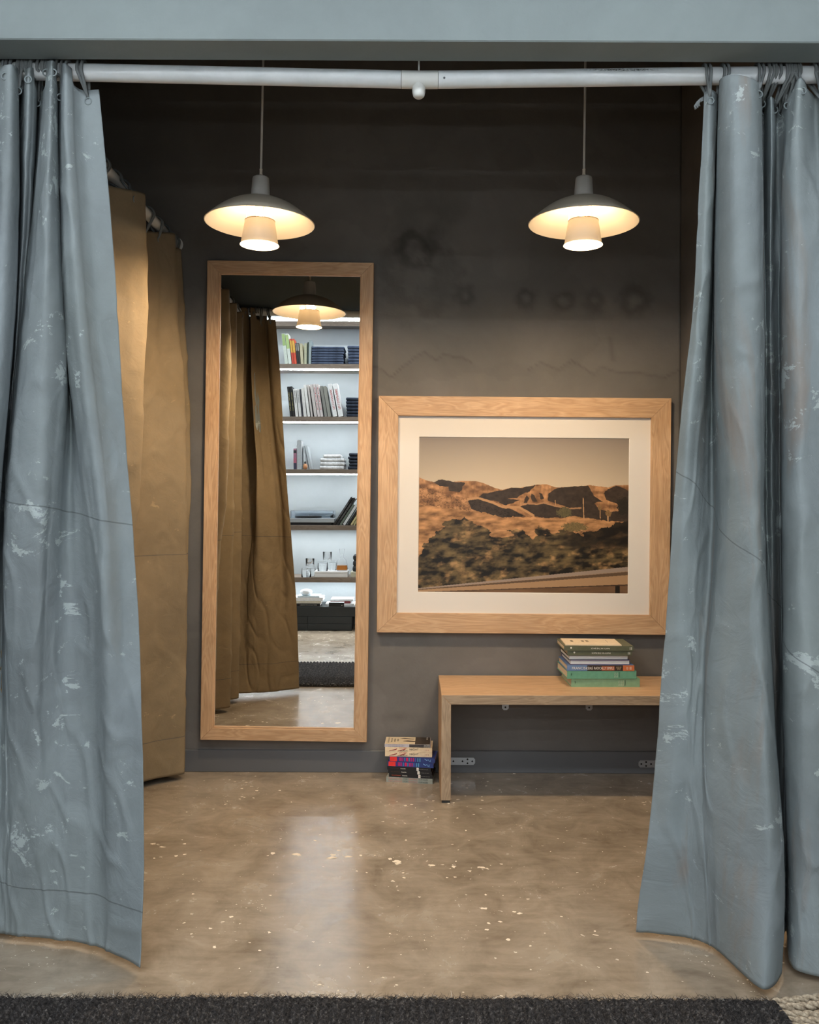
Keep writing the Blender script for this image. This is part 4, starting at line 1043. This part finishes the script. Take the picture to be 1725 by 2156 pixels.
# ------------------------------------------------------------------ rug
RX0, RX1, RY0, RY1, RH = -2.3, 0.93, 1.42, 2.155, 0.030
def rug():
    def h(X, Y):
        pitch = 0.024; ph = X / pitch; col_ = np.floor(ph); fx = ph - col_
        ridge = np.sin(fx * PI) ** 0.6
        tw = np.sin((Y / 0.017 + np.where(col_ % 2 == 0, 1, -1) * fx * 1.1 + col_ * 0.37) * 2 * PI) * 0.5 + 0.5
        ef = 0.3 + 0.7 * np.clip((RY1 - Y) / 0.06, 0, 1)
        z = RH - 0.010 + (0.008 * ridge + 0.008 * ridge * tw - .006) * ef
        z += (fbm(X * 60, Y * 60, 3, 3) - .5) * 0.006 + (fbm(X * 6, Y * 6, 5, 2) - .5) * 0.006
        e = np.minimum.reduce([Y - RY0, RY1 - Y, X - RX0, RX1 - X]); e = np.clip(e / 0.02, 0, 1)
        return 0.002 + (z - 0.002) * np.sqrt(1 - (1 - e) ** 2)
    nx, ny = 900, 170
    sx = np.linspace(RX0, RX1, nx)
    sy = np.concatenate([np.linspace(RY0, RY0 + 0.03, 12)[:-1], np.linspace(RY0 + 0.03, RY1 - 0.2, 68)[:-1], np.linspace(RY1 - 0.2, RY1 - .02, 72)[:-1], np.linspace(RY1 - .02, RY1, 20)])
    ny = len(sy)
    def fn(I, J):
        X = sx[I]; Y = sy[::-1][J]
        Yo = Y + ((fbm(X * 20, X * 0, 4, 4) - .5) * 0.020) * (Y > RY1 - 0.1)
        return np.stack([X, Yo, h(X, Y)], 1)
    me = grid_mesh('pile', nx, ny, fn)
    m = new_mat('charcoal_jute', srgb(52, 50, 50), 0.95, spec=0.15); t = NT(m); v = t.coord('Object')
    t.col(t.ramp(t.noise(v, 120, 4, 0.7), [(0.32, srgb(20, 19, 20)), (0.55, srgb(58, 56, 56)), (0.72, srgb(112, 108, 105))]))
    t.bump(t.noise(v, 300, 3, 0.7), 0.8, 0.004)
    root = thing('rug', 'thick charcoal braided jute rug with beige rope fringe in front of the opening', 'rug', (0, 0, 0))
    o = obj('pile', me, m, root); smooth(o); o['kind'] = 'stuff'
    # loose fibres
    bm = bmesh.new(); bm2 = bmesh.new()
    for i in range(9000):
        X = random.uniform(-1.3, RX1 - 0.01); Y = RY1 - abs(random.gauss(0, 0.13)) if i % 4 else RY1 - random.uniform(0, 0.012)
        if Y < RY0: continue
        z0 = float(h(np.array([X]), np.array([Y]))[0]) - 0.002; a = random.uniform(0, 2 * PI); L_ = random.uniform(0.010, 0.026)
        d = Vector((math.cos(a), math.sin(a), random.uniform(0.05, 0.7))).normalized()
        p0 = Vector((X, Y, z0)); p1 = p0 + d * L_ * 0.5 + Vector((0, 0, 0.002)); p2 = p1 + (d + Vector((random.uniform(-.5,.5), random.uniform(-.5,.5), -0.4))) * L_ * 0.5
        tube(bm2 if i % 60 == 0 else bm, [p0, p1, p2], [0.0005, 0.0004, 0.0002] if i % 60 else [0.0007, 0.0006, 0.0004], 3, cap=False)
    o = obj('loose_fibres', bm, m, root); o['kind'] = 'stuff'
    o = obj('pale_fibres', bm2, flat(190, 186, 178), root); o['kind'] = 'stuff'
    rope = new_mat('beige_rope', srgb(160, 146, 126), 0.9); t = NT(rope); t.col(t.ramp(t.noise(t.coord('Object'), 150, 3), [(0.3, srgb(118, 104, 86)), (0.7, srgb(190, 176, 154))]))
    for i in range(30):
        y = RY0 + 0.01 + (RY1 - RY0 - 0.02) * i / 29.0; bm = bmesh.new(); L_ = random.uniform(0.22, 0.34); ph = random.uniform(0, 6); dr = random.uniform(-0.05, 0.05)
        for sgn in (0, PI):
            pts = []
            for k in range(46):
                u = k / 45.0; a = u * L_ / 0.028 * 2 * PI * 0.5 + sgn
                pts.append((RX1 - 0.012 + u * L_, y + 0.010 * math.sin(ph + u * 7) * u + dr * u + 0.0052 * math.cos(a), 0.0125 + 0.0052 * math.sin(a)))
            tube(bm, pts, 0.0062, 7)
        smooth(obj('fringe_rope', bm, rope, root))
rug()

# ------------------------------------------------------------------ shop wall opposite, seen in the mirror
YM2 = 2 * (YW - 0.036)
SY = YB + 0.33                                    # front of the shelves
DV = YM2 - SY                                     # optical distance of the shelf fronts
def mxz(x, y, d=None): d = d or DV; return (x - PX) * d / F, HC + (PY - y) * d / F
SH = {'A': (677, 687), 'B': (767, 777), 'C': (878, 888.5), 'D': (989, 998), 'E': (1107, 1117), 'F': (1216.5, 1227)}
SN = {'A': 'uppermost wall shelf, empty, above the jeans and picture books', 'B': 'wall shelf holding upright colourful books and folded jeans',
      'C': 'wall shelf holding a row of leaning white books', 'D': 'wall shelf holding white folded tees', 'E': 'wall shelf holding the turntable', 'F': 'lowest wall shelf holding glasses and decanter'}
STZ = {}
for k, (ya, yb_) in SH.items():
    _, z1 = mxz(700, ya); _, z0 = mxz(700, yb_); STZ[k] = z1
    s = thing('wall_shelf', 'brown ' + SN[k] + ', seen in the mirror', 'shelf', (0, 0, 0), group='long wall shelves of the shop')
    me = bpy.data.meshes.new('board')
    if k != 'A': bm = bxmesh((-2.4, YB, z0), (1.6, SY, z1), 0.001, 1)
    else:
        bm = bmesh.new(); box(bm, (-2.4, YB, z1 - 0.012), (1.6, SY - 0.014, z1)); box(bm, (-2.4, SY - 0.014, z0), (1.6, SY, z1))
    bm.to_mesh(me); bm.free(); box_uv(me, 'X', (ya * 0.1, 0))
    obj('board', me, M['shelfwood'], s)
    if k in 'BCD': obj('light_strip', bxmesh((-2.35, SY - 0.028, z0 - 0.012), (1.55, SY - 0.008, z0 + 0.0005)), M['led'], s)
    elif k == 'A': obj('light_strip', bxmesh((-2.35, SY - 0.085, z1 - 0.017), (1.55, SY - 0.02, z1 - 0.0115)), M['led_soft'], s)  # unseen strip added behind the front board to brighten the wall below
    else: obj('light_strip', bxmesh((-2.35, SY - 0.18, z0 - 0.0015), (1.55, SY - 0.06, z0 + 0.0005)), M['led_soft'], s)
# cove light above the uppermost shelf
_, zt = mxz(700, 670)
cv = thing('cove_light', 'long white strip light on the wall above the uppermost shelf, seen in the mirror', 'light', (0, 0, 0))
obj('housing', bxmesh((-2.4, YB, zt - 0.03), (1.6, YB + 0.27, zt - 0.012), 0.001, 1), M['shopwall'], cv)
obj('light_strip', bxmesh((-2.35, YB + 0.275, zt - 0.03), (1.55, YB + 0.290, zt + 0.008)), M['led'], cv)
obj('mount', bxmesh((-2.35, YB + 0.26, zt - 0.029), (1.55, YB + 0.276, zt - 0.012)), M['white'], cv)

def stand(shelf, x0, x1, top, lean, cov, label, group, depth=0.17, stripe=None, lab2=None, pages='pages_w', txt=None, back=0.0):
    """upright book; x0,x1 = px at its foot, top = px height of its top, lean = px shift of the top (+ right)"""
    d = DV + 0.01; zb = STZ[shelf]
    X0, _ = mxz(x0, 0, d); X1, _ = mxz(x1, 0, d); t_ = X1 - X0
    _, zt_ = mxz(0, top, d); Hh = zt_ - zb; dx = lean * d / F
    ang = math.atan2(dx, Hh); w = Hh / math.cos(ang); th = t_ * math.cos(ang) * 0.94
    w -= th * abs(math.sin(ang))
    b = book(label, w, depth, th, cov, pages, group=group)
    R3 = Matrix(((0, 0, 1), (0, -1, 0), (1, 0, 0)))       # columns: local x->Z, y->-Y, z->X
    R3 = Matrix.Rotation(ang, 3, 'Y') @ R3
    M4 = R3.to_4x4(); lift = th * max(0.0, math.sin(ang))
    M4.translation = Vector((X0, SY - 0.012 - back, zb + lift + 0.0003 + (0.0 if ang > 0 else 0.0)))
    b.matrix_world = M4
    if stripe:
        for (a, c2, cc) in stripe: obj('spine_band', bxmesh((a * w, -0.0012, 0.001), (c2 * w, -0.0004, th - 0.001)), flat(*cc), b)
    if txt:
        s_, cc, a, c2 = txt
        text_part(s_, cover_of(b), flat(*cc), ((a + c2) / 2 * w, -0.0018, th / 2), (PI/2, 0, 0), (c2 - a) * w, th * 0.5)
    return b
GBk = 'upright books on the shelves behind the camera'
Q = lambda x: 560 + x / 6.158
B_ = [
 (240,284,325,-49,(196,206,196),'white spined book with green tip, leftmost upright book on the jeans shelf',[(0.6,0.98,(150,176,110))],None),
 (286,329,325,-48,(206,214,206),'white spined book with pale green band beside the red books',[(0.5,0.95,(164,190,120))],None),
 (333,361,395,-38,(186,62,44),'red book with yellow band, left of the two red books',[(0.45,0.93,(206,164,60))],None),
 (363,396,395,-38,(206,76,50),'red book with yellow band, right of the two red books',[(0.45,0.93,(214,170,66))],None),
 (398,418,448,-28,(28,28,30),'black book with grey upper spine, left one beside the red books',[(0.62,0.97,(130,130,126))],None),
 (419,442,448,-26,(34,32,32),'black book with grey upper spine, right one beside the cream books',[(0.62,0.97,(140,140,134))],None),
 (446,484,455,-20,(186,180,150),'cream spined book beside the black pair on the jeans shelf',None,None),
 (488,522,452,2,(176,178,150),'upright olive cream book in the middle of the jeans shelf',None,None),
 (524,544,440,6,(40,54,40),'thin dark green book beside the silver book',None,None),
 (546,578,412,6,(150,164,166),'tall silver grey book beside the folded jeans',None,None)]
for (x0_, x1_, tp, ln, cc, lab, st, tx) in B_:
    stand('B', Q(x0_), Q(x1_), 650 + tp / 6.158, ln / 6.158, flat(*cc), lab, GBk, stripe=st, txt=tx)
C_ = [
 (308,341,1015,-41,(30,30,30),'black book with pale title, leftmost on the white book shelf',None,('EXHIBIT NOTES',(170,160,110),.2,.8)),
 (344,373,1012,-40,(34,34,34),'black book with pale title, second on the white book shelf',None,('EXHIBIT NOTES',(170,160,110),.2,.8)),
 (380,418,1046,-36,(214,214,210),'white book with grey title beside the black pair',None,('WORK PLACES',(110,110,112),.5,.95)),
 (425,462,1046,-38,(206,206,204),'white book with grey title, second of the white books',None,('WORK PLACES',(110,110,112),.5,.95)),
 (466,478,1048,-30,(60,60,66),'thin dark slate book between white books',None,None),
 (486,526,1030,-38,(210,210,206),'white book with small mark, third of the white books',None,None),
 (536,572,990,-55,(222,222,218),'tall plain white book leaning left',None,None),
 (582,606,988,-56,(190,184,180),'warm grey book leaning left beside the plain white one',None,None),
 (624,662,985,-60,(196,190,186),'pale grey book leaning left, next to the red ringed books',None,None),
 (668,702,980,-66,(206,198,196),'pale book with red ringed spine, left of the two',None,('OOO',(176,80,80),.2,.9)),
 (706,742,980,-66,(206,198,196),'pale book with red ringed spine, right of the two',None,('OOO',(176,80,80),.2,.9)),
 (758,796,1006,-66,(130,130,124),'grey spined book leaning left, left of the two grey ones',None,None),
 (802,846,1006,-70,(140,140,132),'grey spined book leaning left, right of the two grey ones',None,None),
 (870,926,975,-78,(224,226,226),'white book with large red title, left of the two',None,('FRI I DANMARK',(190,70,70),.22,.84)),
 (938,1004,970,-82,(228,230,230),'white book with large red title, rightmost leaning book',None,('FRI I DANMARK',(190,70,70),.22,.84))]
for (x0_, x1_, tp, ln, cc, lab, st, tx) in C_:
    stand('C', Q(x0_), Q(x1_), 650 + tp / 6.158, ln / 6.158, flat(*cc), lab, GBk, stripe=st, txt=tx)
D_ = [
 (358,400,1820,-4,(170,120,140),'multicoloured patterned book at the left end of the white tee shelf',[(0.0,0.3,(70,70,90)),(0.3,0.55,(190,110,130)),(0.78,0.92,(60,60,64))],None),
 (402,462,1715,-4,(184,190,194),'tall pale grey box file on the white tee shelf',None,None),
 (530,548,1780,-60,(150,156,160),'thin silver book leaning left beside the wooden figure',None,None),
 (556,590,1775,-66,(168,176,180),'silver grey book leaning left, rightmost on the white tee shelf',None,None)]
for (x0_, x1_, tp, ln, cc, lab, st, tx) in D_:
    stand('D', Q(x0_), Q(x1_), 650 + tp / 6.158, ln / 6.158, flat(*cc), lab, GBk, stripe=st, txt=tx, back=0.05 if x0_ > 500 else 0.0)
Q2 = lambda x: 580 + x / 5.827
E_ = [
 (712,742,392,222,(24,24,26),'black record sleeve, leftmost of the leaning records beside the turntable',None,('BLUE NIGHTS SESSION',(150,150,150),.2,.8)),
 (748,782,400,222,(30,30,32),'black record sleeve, second of the leaning records',None,('EVENING SONGS',(150,150,150),.2,.8)),
 (790,822,478,170,(104,116,106),'grey green record sleeve among the leaning records',None,None),
 (830,866,430,196,(206,212,214),'white record sleeve among the leaning records',None,None),
 (882,914,440,190,(26,26,26),'black record sleeve right of the white one',None,None),
 (922,950,470,170,(196,186,140),'cream record sleeve near the mirror edge',None,None),
 (956,984,480,170,(170,162,120),'straw coloured record sleeve, second from the right end',None,None),
 (990,1020,480,170,(150,144,110),'olive record sleeve at the right end of the leaning records',None,None)]
for (x0_, x1_, tp, ln, cc, lab, st, tx) in E_:
    stand('E', Q2(x0_), Q2(x1_), 980 + tp / 5.827, ln / 5.827, flat(*cc), lab, 'records leaning beside the turntable', depth=0.22, stripe=st, txt=tx)

def soft_slab(w, d, h, seed, lumps=0.004):
    bm = bmesh.new(); box(bm, (-w/2, -d/2, 0), (w/2, d/2, h))
    bmesh.ops.bevel(bm, geom=bm.edges[:], offset=h * 0.40, segments=3, affect='EDGES', profile=0.6)
    bmesh.ops.subdivide_edges(bm, edges=[e for e in bm.edges if e.calc_length() > 0.05], cuts=7, use_grid_fill=True)
    for v in bm.verts:
        n = mnoise.noise(Vector((v.co.x * 14 + seed, v.co.y * 14, v.co.z * 30))); m_ = mnoise.noise(Vector((v.co.x * 5, seed, v.co.y * 5)))
        v.co.z += n * lumps * 0.5 + (m_ * lumps if v.co.z > h * .3 else 0); v.co.y += n * lumps; v.co.x += mnoise.noise(Vector((v.co.y * 9, v.co.z * 40, seed))) * lumps
    return bm
ORD = ['bottom one', 'second from the bottom', 'third from the bottom', 'fourth from the bottom', 'fifth from the bottom', 'sixth from the bottom', 'seventh from the bottom']
def pile(shelf, x0, x1, ytop, n, mat, name, labf, cat, group, zb=None, depth=0.25, sc_=6.158, dome=False):
    d = DV + 0.02; X0, _ = mxz(x0, 0, d); X1, _ = mxz(x1, 0, d); _, zt_ = mxz(0, ytop, d)
    zb = STZ[shelf] if zb is None else zb; h = (zt_ - zb) / n
    for i in range(n):
        w = (X1 - X0) * (1 - 0.03 * random.random()) * (0.72 if dome and i == n - 1 else 1)
        bm = soft_slab(w, depth, h * 0.93, i * 3.1 + x0, 0.0022)
        # fold line along the visible edge
        o = obj(name, bm, mat); smooth(o)
        o.location = ((X0 + X1) / 2 + random.uniform(-.004, .004), SY - 0.012 - depth / 2 - 0.004, zb + h * i)
        tag(o, labf % ORD[i] if i < n - 1 else labf % 'topmost one', cat, group)
pile('B', Q(582), Q(1008), 650 + 492/6.158, 7, M['denim'], 'folded_jeans', 'folded blue jeans in the left jeans stack beside the books, %s', 'jeans', 'folded jeans on the top shelf')
pile('B', Q(1050), Q(1440), 650 + 480/6.158, 6, M['denim'], 'folded_jeans', 'folded blue jeans in the stack cut by the mirror frame, %s', 'jeans', 'folded jeans on the top shelf')
pile('C', Q(1032), Q(1400), 650 + 1150/6.158, 6, M['denim_dark'], 'folded_trousers', 'folded dark trousers stacked right of the white books, %s', 'trousers', 'dark trousers on the white book shelf')
pile('D', Q(692), Q(1018), 650 + 1890/6.158, 4, M['tee'], 'folded_shirt', 'folded white tee in the low white stack, %s', 'shirt', 'white tees on the shelf', dome=True)
pile('D', Q(1066), Q(1420), 650 + 1872/6.158, 5, M['knit_dark'], 'folded_jumper', 'folded dark jumper right of the white tees, %s', 'jumper', 'dark jumpers on the shelf')

# small wooden figure
X_, _ = mxz(Q(503), 0); o = thing('wooden_figure', 'small turned wooden figure with dark cap standing before the silver books', 'ornament', (X_, SY - 0.035, STZ['D']))
smooth(obj('body', lathe([(0, 0), (0.012, 0), (0.020, 0.012), (0.022, 0.026), (0.018, 0.042), (0.010, 0.052), (0, 0.054)], 24), flat(196, 140, 98), o))
smooth(obj('head', lathe([(0, 0.053), (0.009, 0.056), (0.011, 0.064), (0.007, 0.074), (0, 0.077)], 20), flat(40, 36, 36), o))

# turntable
xl, _ = mxz(Q2(300), 0); xr, _ = mxz(Q2(722), 0); zE = STZ['E']; yt0, yt1 = YB + 0.02, SY - 0.02
xl -= 0.10
tt_ = thing('turntable', 'silver turntable with clear raised lid on the shelf left of the records', 'turntable', ((xl + xr)/2, (yt0+yt1)/2, zE))
wd, dp = (xr - xl) / 2, (yt1 - yt0) / 2
obj('plinth', bxmesh((-wd, -dp, 0.026), (wd, dp, 0.066), 0.003, 2), M['silver'], tt_)
obj('base', bxmesh((-wd + 0.005, -dp + 0.005, 0.0), (wd - 0.03, dp - 0.004, 0.026)), M['black'], tt_)
smooth(obj('platter', lathe([(0, 0.067), (0.125, 0.067), (0.128, 0.070), (0.128, 0.082), (0, 0.082)], 48), M['black'], tt_, (-0.05, 0, 0)), 30)
smooth(obj('record', lathe([(0, 0.0825), (0.125, 0.0825), (0.125, 0.085), (0, 0.085)], 48), M['black'], tt_, (-0.05, 0, 0)), 30)
obj('spindle', lathe([(0, 0.085), (0.003, 0.085), (0.003, 0.10), (0, 0.1)], 12), M['silver'], tt_, (-0.05, 0, 0))
bm = bmesh.new(); tube(bm, [(wd - 0.04, -dp + 0.05, 0.095), (wd - 0.045, 0.05, 0.094), (wd - 0.09, 0.09, 0.090)], 0.004, 8); smooth(obj('tonearm', bm, M['silver'], tt_))
smooth(obj('arm_base', lathe([(0, 0.066), (0.02, 0.066), (0.018, 0.09), (0.01, 0.1), (0, 0.1)], 20), M['black'], tt_, (wd - 0.04, -dp + 0.05, 0)), 40)
def lid():
    bm = bmesh.new(); w_, d_ = wd - 0.012, dp - 0.006
    for lo, hi in (((-w_, -d_, 0.0665), (w_, -d_ + .003, 0.135)), ((-w_, d_ - .003, 0.0665), (w_, d_, 0.135)), ((-w_, -d_ + .003, 0.0665), (-w_ + .003, d_ - .003, 0.135)), ((w_ - .003, -d_ + .003, 0.0665), (w_, d_ - .003, 0.135)), ((-w_, -d_, 0.135), (w_, d_, 0.138))): box(bm, lo, hi)
    return bm
obj('dust_cover', lid(), M['acrylic'], tt_)

# glasses, tray, decanter, towels
zF = STZ['F']
def tumbler(label, X, Y, Z, r, h, up=True, group='glass tumblers on the lowest shelf'):
    n = 40; bm = lathe([(0, 0.0), (r * 0.86, 0), (r * 0.9, 0.004), (r, h), (r - 0.0028, h), (r * 0.9 - 0.003, 0.014), (0, 0.012)], n)
    for v in bm.verts:
        if abs(math.hypot(v.co.x, v.co.y) - r * 0.95) < r * 0.12 and v.co.z < h * 0.75:
            a = math.atan2(v.co.y, v.co.x); k = 1 + 0.02 * math.cos(a * 20); v.co.x *= k; v.co.y *= k
    o = obj('glass_tumbler', bm, M['glass'], None, (X, Y, Z if up else Z + h)); smooth(o)
    if not up: o.rotation_euler = (PI, 0, 0)
    tag(o, label, 'glass', group); return o
yg = SY - 0.05
xa_, _ = mxz(Q2(372), 0); xb_, _ = mxz(Q2(462), 0)
tumbler('glass tumbler upside down at the bottom left, next to the curtain edge', xa_ + 0.004, yg + 0.012, zF + 0.0005, 0.047, 0.085, False)
tumbler('glass tumbler upside down at the bottom, between the curtain edge glass and the tray', mxz(Q2(418), 0)[0], yg - 0.10, zF + 0.0005, 0.047, 0.085, False)
tumbler('glass tumbler standing on the two left upturned glasses', (xa_ + xb_) / 2, yg - 0.03, zF + 0.0862, 0.042, 0.086)
x0_, _ = mxz(Q2(482), 0); x1_, _ = mxz(Q2(886), 0)
xa_, _ = mxz(Q2(575), 0); xb_, _ = mxz(Q2(680), 0)
tr = thing('white_box', 'flat white box under the tumblers and decanter on the lowest shelf', 'box', ((x0_ + x1_)/2, yg - 0.06, zF))
hw = (x1_ - x0_) / 2
obj('body', bxmesh((-hw, -0.11, 0), (hw, 0.10, 0.038), 0.002, 2), M['white'], tr); obj('lid', bxmesh((-hw - .002, -0.112, 0.0385), (hw + .002, 0.102, 0.056), 0.002, 2), M['white'], tr)
zt_ = zF + 0.0565
tumbler('glass tumbler on the white box, left of the lower pair', xa_, yg - 0.022, zt_, 0.049, 0.088, False)
tumbler('glass tumbler on the white box beside the decanter, right of the lower pair', xb_ , yg - 0.095, zt_, 0.049, 0.088, False)
tumbler('topmost glass tumbler standing on the pair on the white box', (xa_ + xb_) / 2, yg - 0.058, zt_ + 0.0885, 0.043, 0.09)
xd, _ = mxz(Q2(812), 0)
dc = thing('decanter', 'glass decanter part filled with amber liquor standing on the white box', 'decanter', (xd, yg - 0.04, zt_))
pr = [(0, 0), (0.048, 0), (0.056, 0.006), (0.057, 0.02), (0.050, 0.07), (0.040, 0.105), (0.018, 0.125), (0.013, 0.135), (0.018, 0.150)]
smooth(obj('bottle', lathe(pr + [(r - 0.0025 if r > .003 else 0, max(z_, 0.008)) for r, z_ in pr[::-1]], 40), M['glass'], dc), 60)
smooth(obj('liquor', lathe([(0, 0.0082), (0.050, 0.0082), (0.0535, 0.022), (0.0495, 0.052), (0, 0.052)], 40), M['amber'], dc), 40)
smooth(obj('stopper', lathe([(0, 0.135), (0.009, 0.136), (0.010, 0.152), (0.022, 0.158), (0.025, 0.205), (0.018, 0.212), (0, 0.213)], 24), M['glass'], dc), 50)
x0_, _ = mxz(Q2(930), 0)
bx_ = thing('cream_box', 'low cream box under the charcoal towels at the right of the lowest shelf', 'box', (x0_ + 0.17, yg - 0.07, zF))
obj('body', bxmesh((-0.17, -0.11, 0), (0.17, 0.11, 0.034), 0.003, 2), flat(196, 196, 176), bx_); obj('lid', bxmesh((-0.172, -0.112, 0.0345), (0.172, 0.112, 0.052), 0.003, 2), flat(206, 206, 186), bx_)
pile('F', Q2(950), Q2(1150), 980 + 1098/5.827, 3, M['towel'], 'folded_towel', 'folded charcoal towel on the cream box, %s', 'towel', 'charcoal towels on the lowest shelf', zb=zF + 0.053, depth=0.2)

# low black cabinet and what lies on it
Xr, _ = mxz(Q2(950), 0); zG = 0.225; yG = SY + 0.06
cb = thing('low_cabinet', 'low black wooden cabinet with overhanging top under the shelves', 'cabinet', (0, 0, 0))
obj('cabinet_top', bxmesh((-2.3, YB + 0.012, 0.135), (-0.15, yG, zG), 0.002, 2), M['blackwood'], cb)
obj('body', bxmesh((-2.2, YB + 0.02, 0.0), (Xr, yG - 0.012, 0.134)), M['blackwood'], cb)
for i in range(4):
    for (za, zb2) in ((0.004, 0.062), (0.067, 0.131)):
        obj('drawer_front', bxmesh((-2.19 + i * (Xr + 2.19) / 4 + .001, yG - 0.0115, za), (-2.19 + (i + 1) * (Xr + 2.19) / 4 - .001, yG - 0.001, zb2), 0.001, 1), M['blackwood'], cb)
def lay(lab, xa, xb2, zb, t_, cov, dy=0.0, d=0.2, pg='pages_w', rz=0.0, top=None):
    Xa, _ = mxz(Q2(xa), 0); Xb, _ = mxz(Q2(xb2), 0)
    b = book(lab, Xb - Xa, d, t_, cov, pg, group='books lying on the low cabinet', top=top)
    b.location = (Xb, yG - 0.01 - dy, zb); b.rotation_euler = (0, 0, PI + rz); return b
zz = zG + 0.0005
b = lay('black book with pale title at the bottom of the left stack on the cabinet', 250, 560, zz, 0.026, flat(26, 26, 28), 0.01)
spine_text(b, 'NEW FLOORS OF MODERN', TXW, 0.11, 0.013, 0.16, 0.007)
lay('cream book second in the left stack on the cabinet', 250, 570, zz + 0.0265, 0.024, flat(206, 200, 184), 0.015)
lay('wide white book on top of the cream book in the left cabinet stack', 230, 592, zz + 0.051, 0.030, flat(232, 234, 236), 0.02)
lay('thin pale blue book topmost in the left cabinet stack', 280, 548, zz + 0.0815, 0.012, flat(196, 208, 214), 0.03)
o = obj('white_bowl', lathe([(0, 0), (0.03, 0), (0.052, 0.012), (0.060, 0.030), (0.050, 0.048), (0.03, 0.055), (0, 0.056)], 36), M['white'], None, (mxz(Q2(375), 0)[0], yG - 0.12, zz + 0.094)); smooth(o)
tag(o, 'rounded white dish on top of the left cabinet stack at the curtain edge', 'dish')
lay('wide flat white book at the bottom of the right stack on the cabinet', 620, 975, zz, 0.020, flat(226, 230, 232), 0.06)
lay('dark red book in the middle of the right cabinet stack', 675, 925, zz + 0.0205, 0.022, flat(120, 44, 50), 0.075)
lay('white book lying on the dark red book', 680, 958, zz + 0.043, 0.016, flat(230, 234, 236), 0.08)
b = lay('small black book with white top in front of the right cabinet stack', 668, 855, zz, 0.040, flat(22, 24, 26), -0.005, 0.05, top=flat(228, 232, 234))
spine_text(b, 'A', TXW, 0.02, 0.014, 0.012, 0.010)
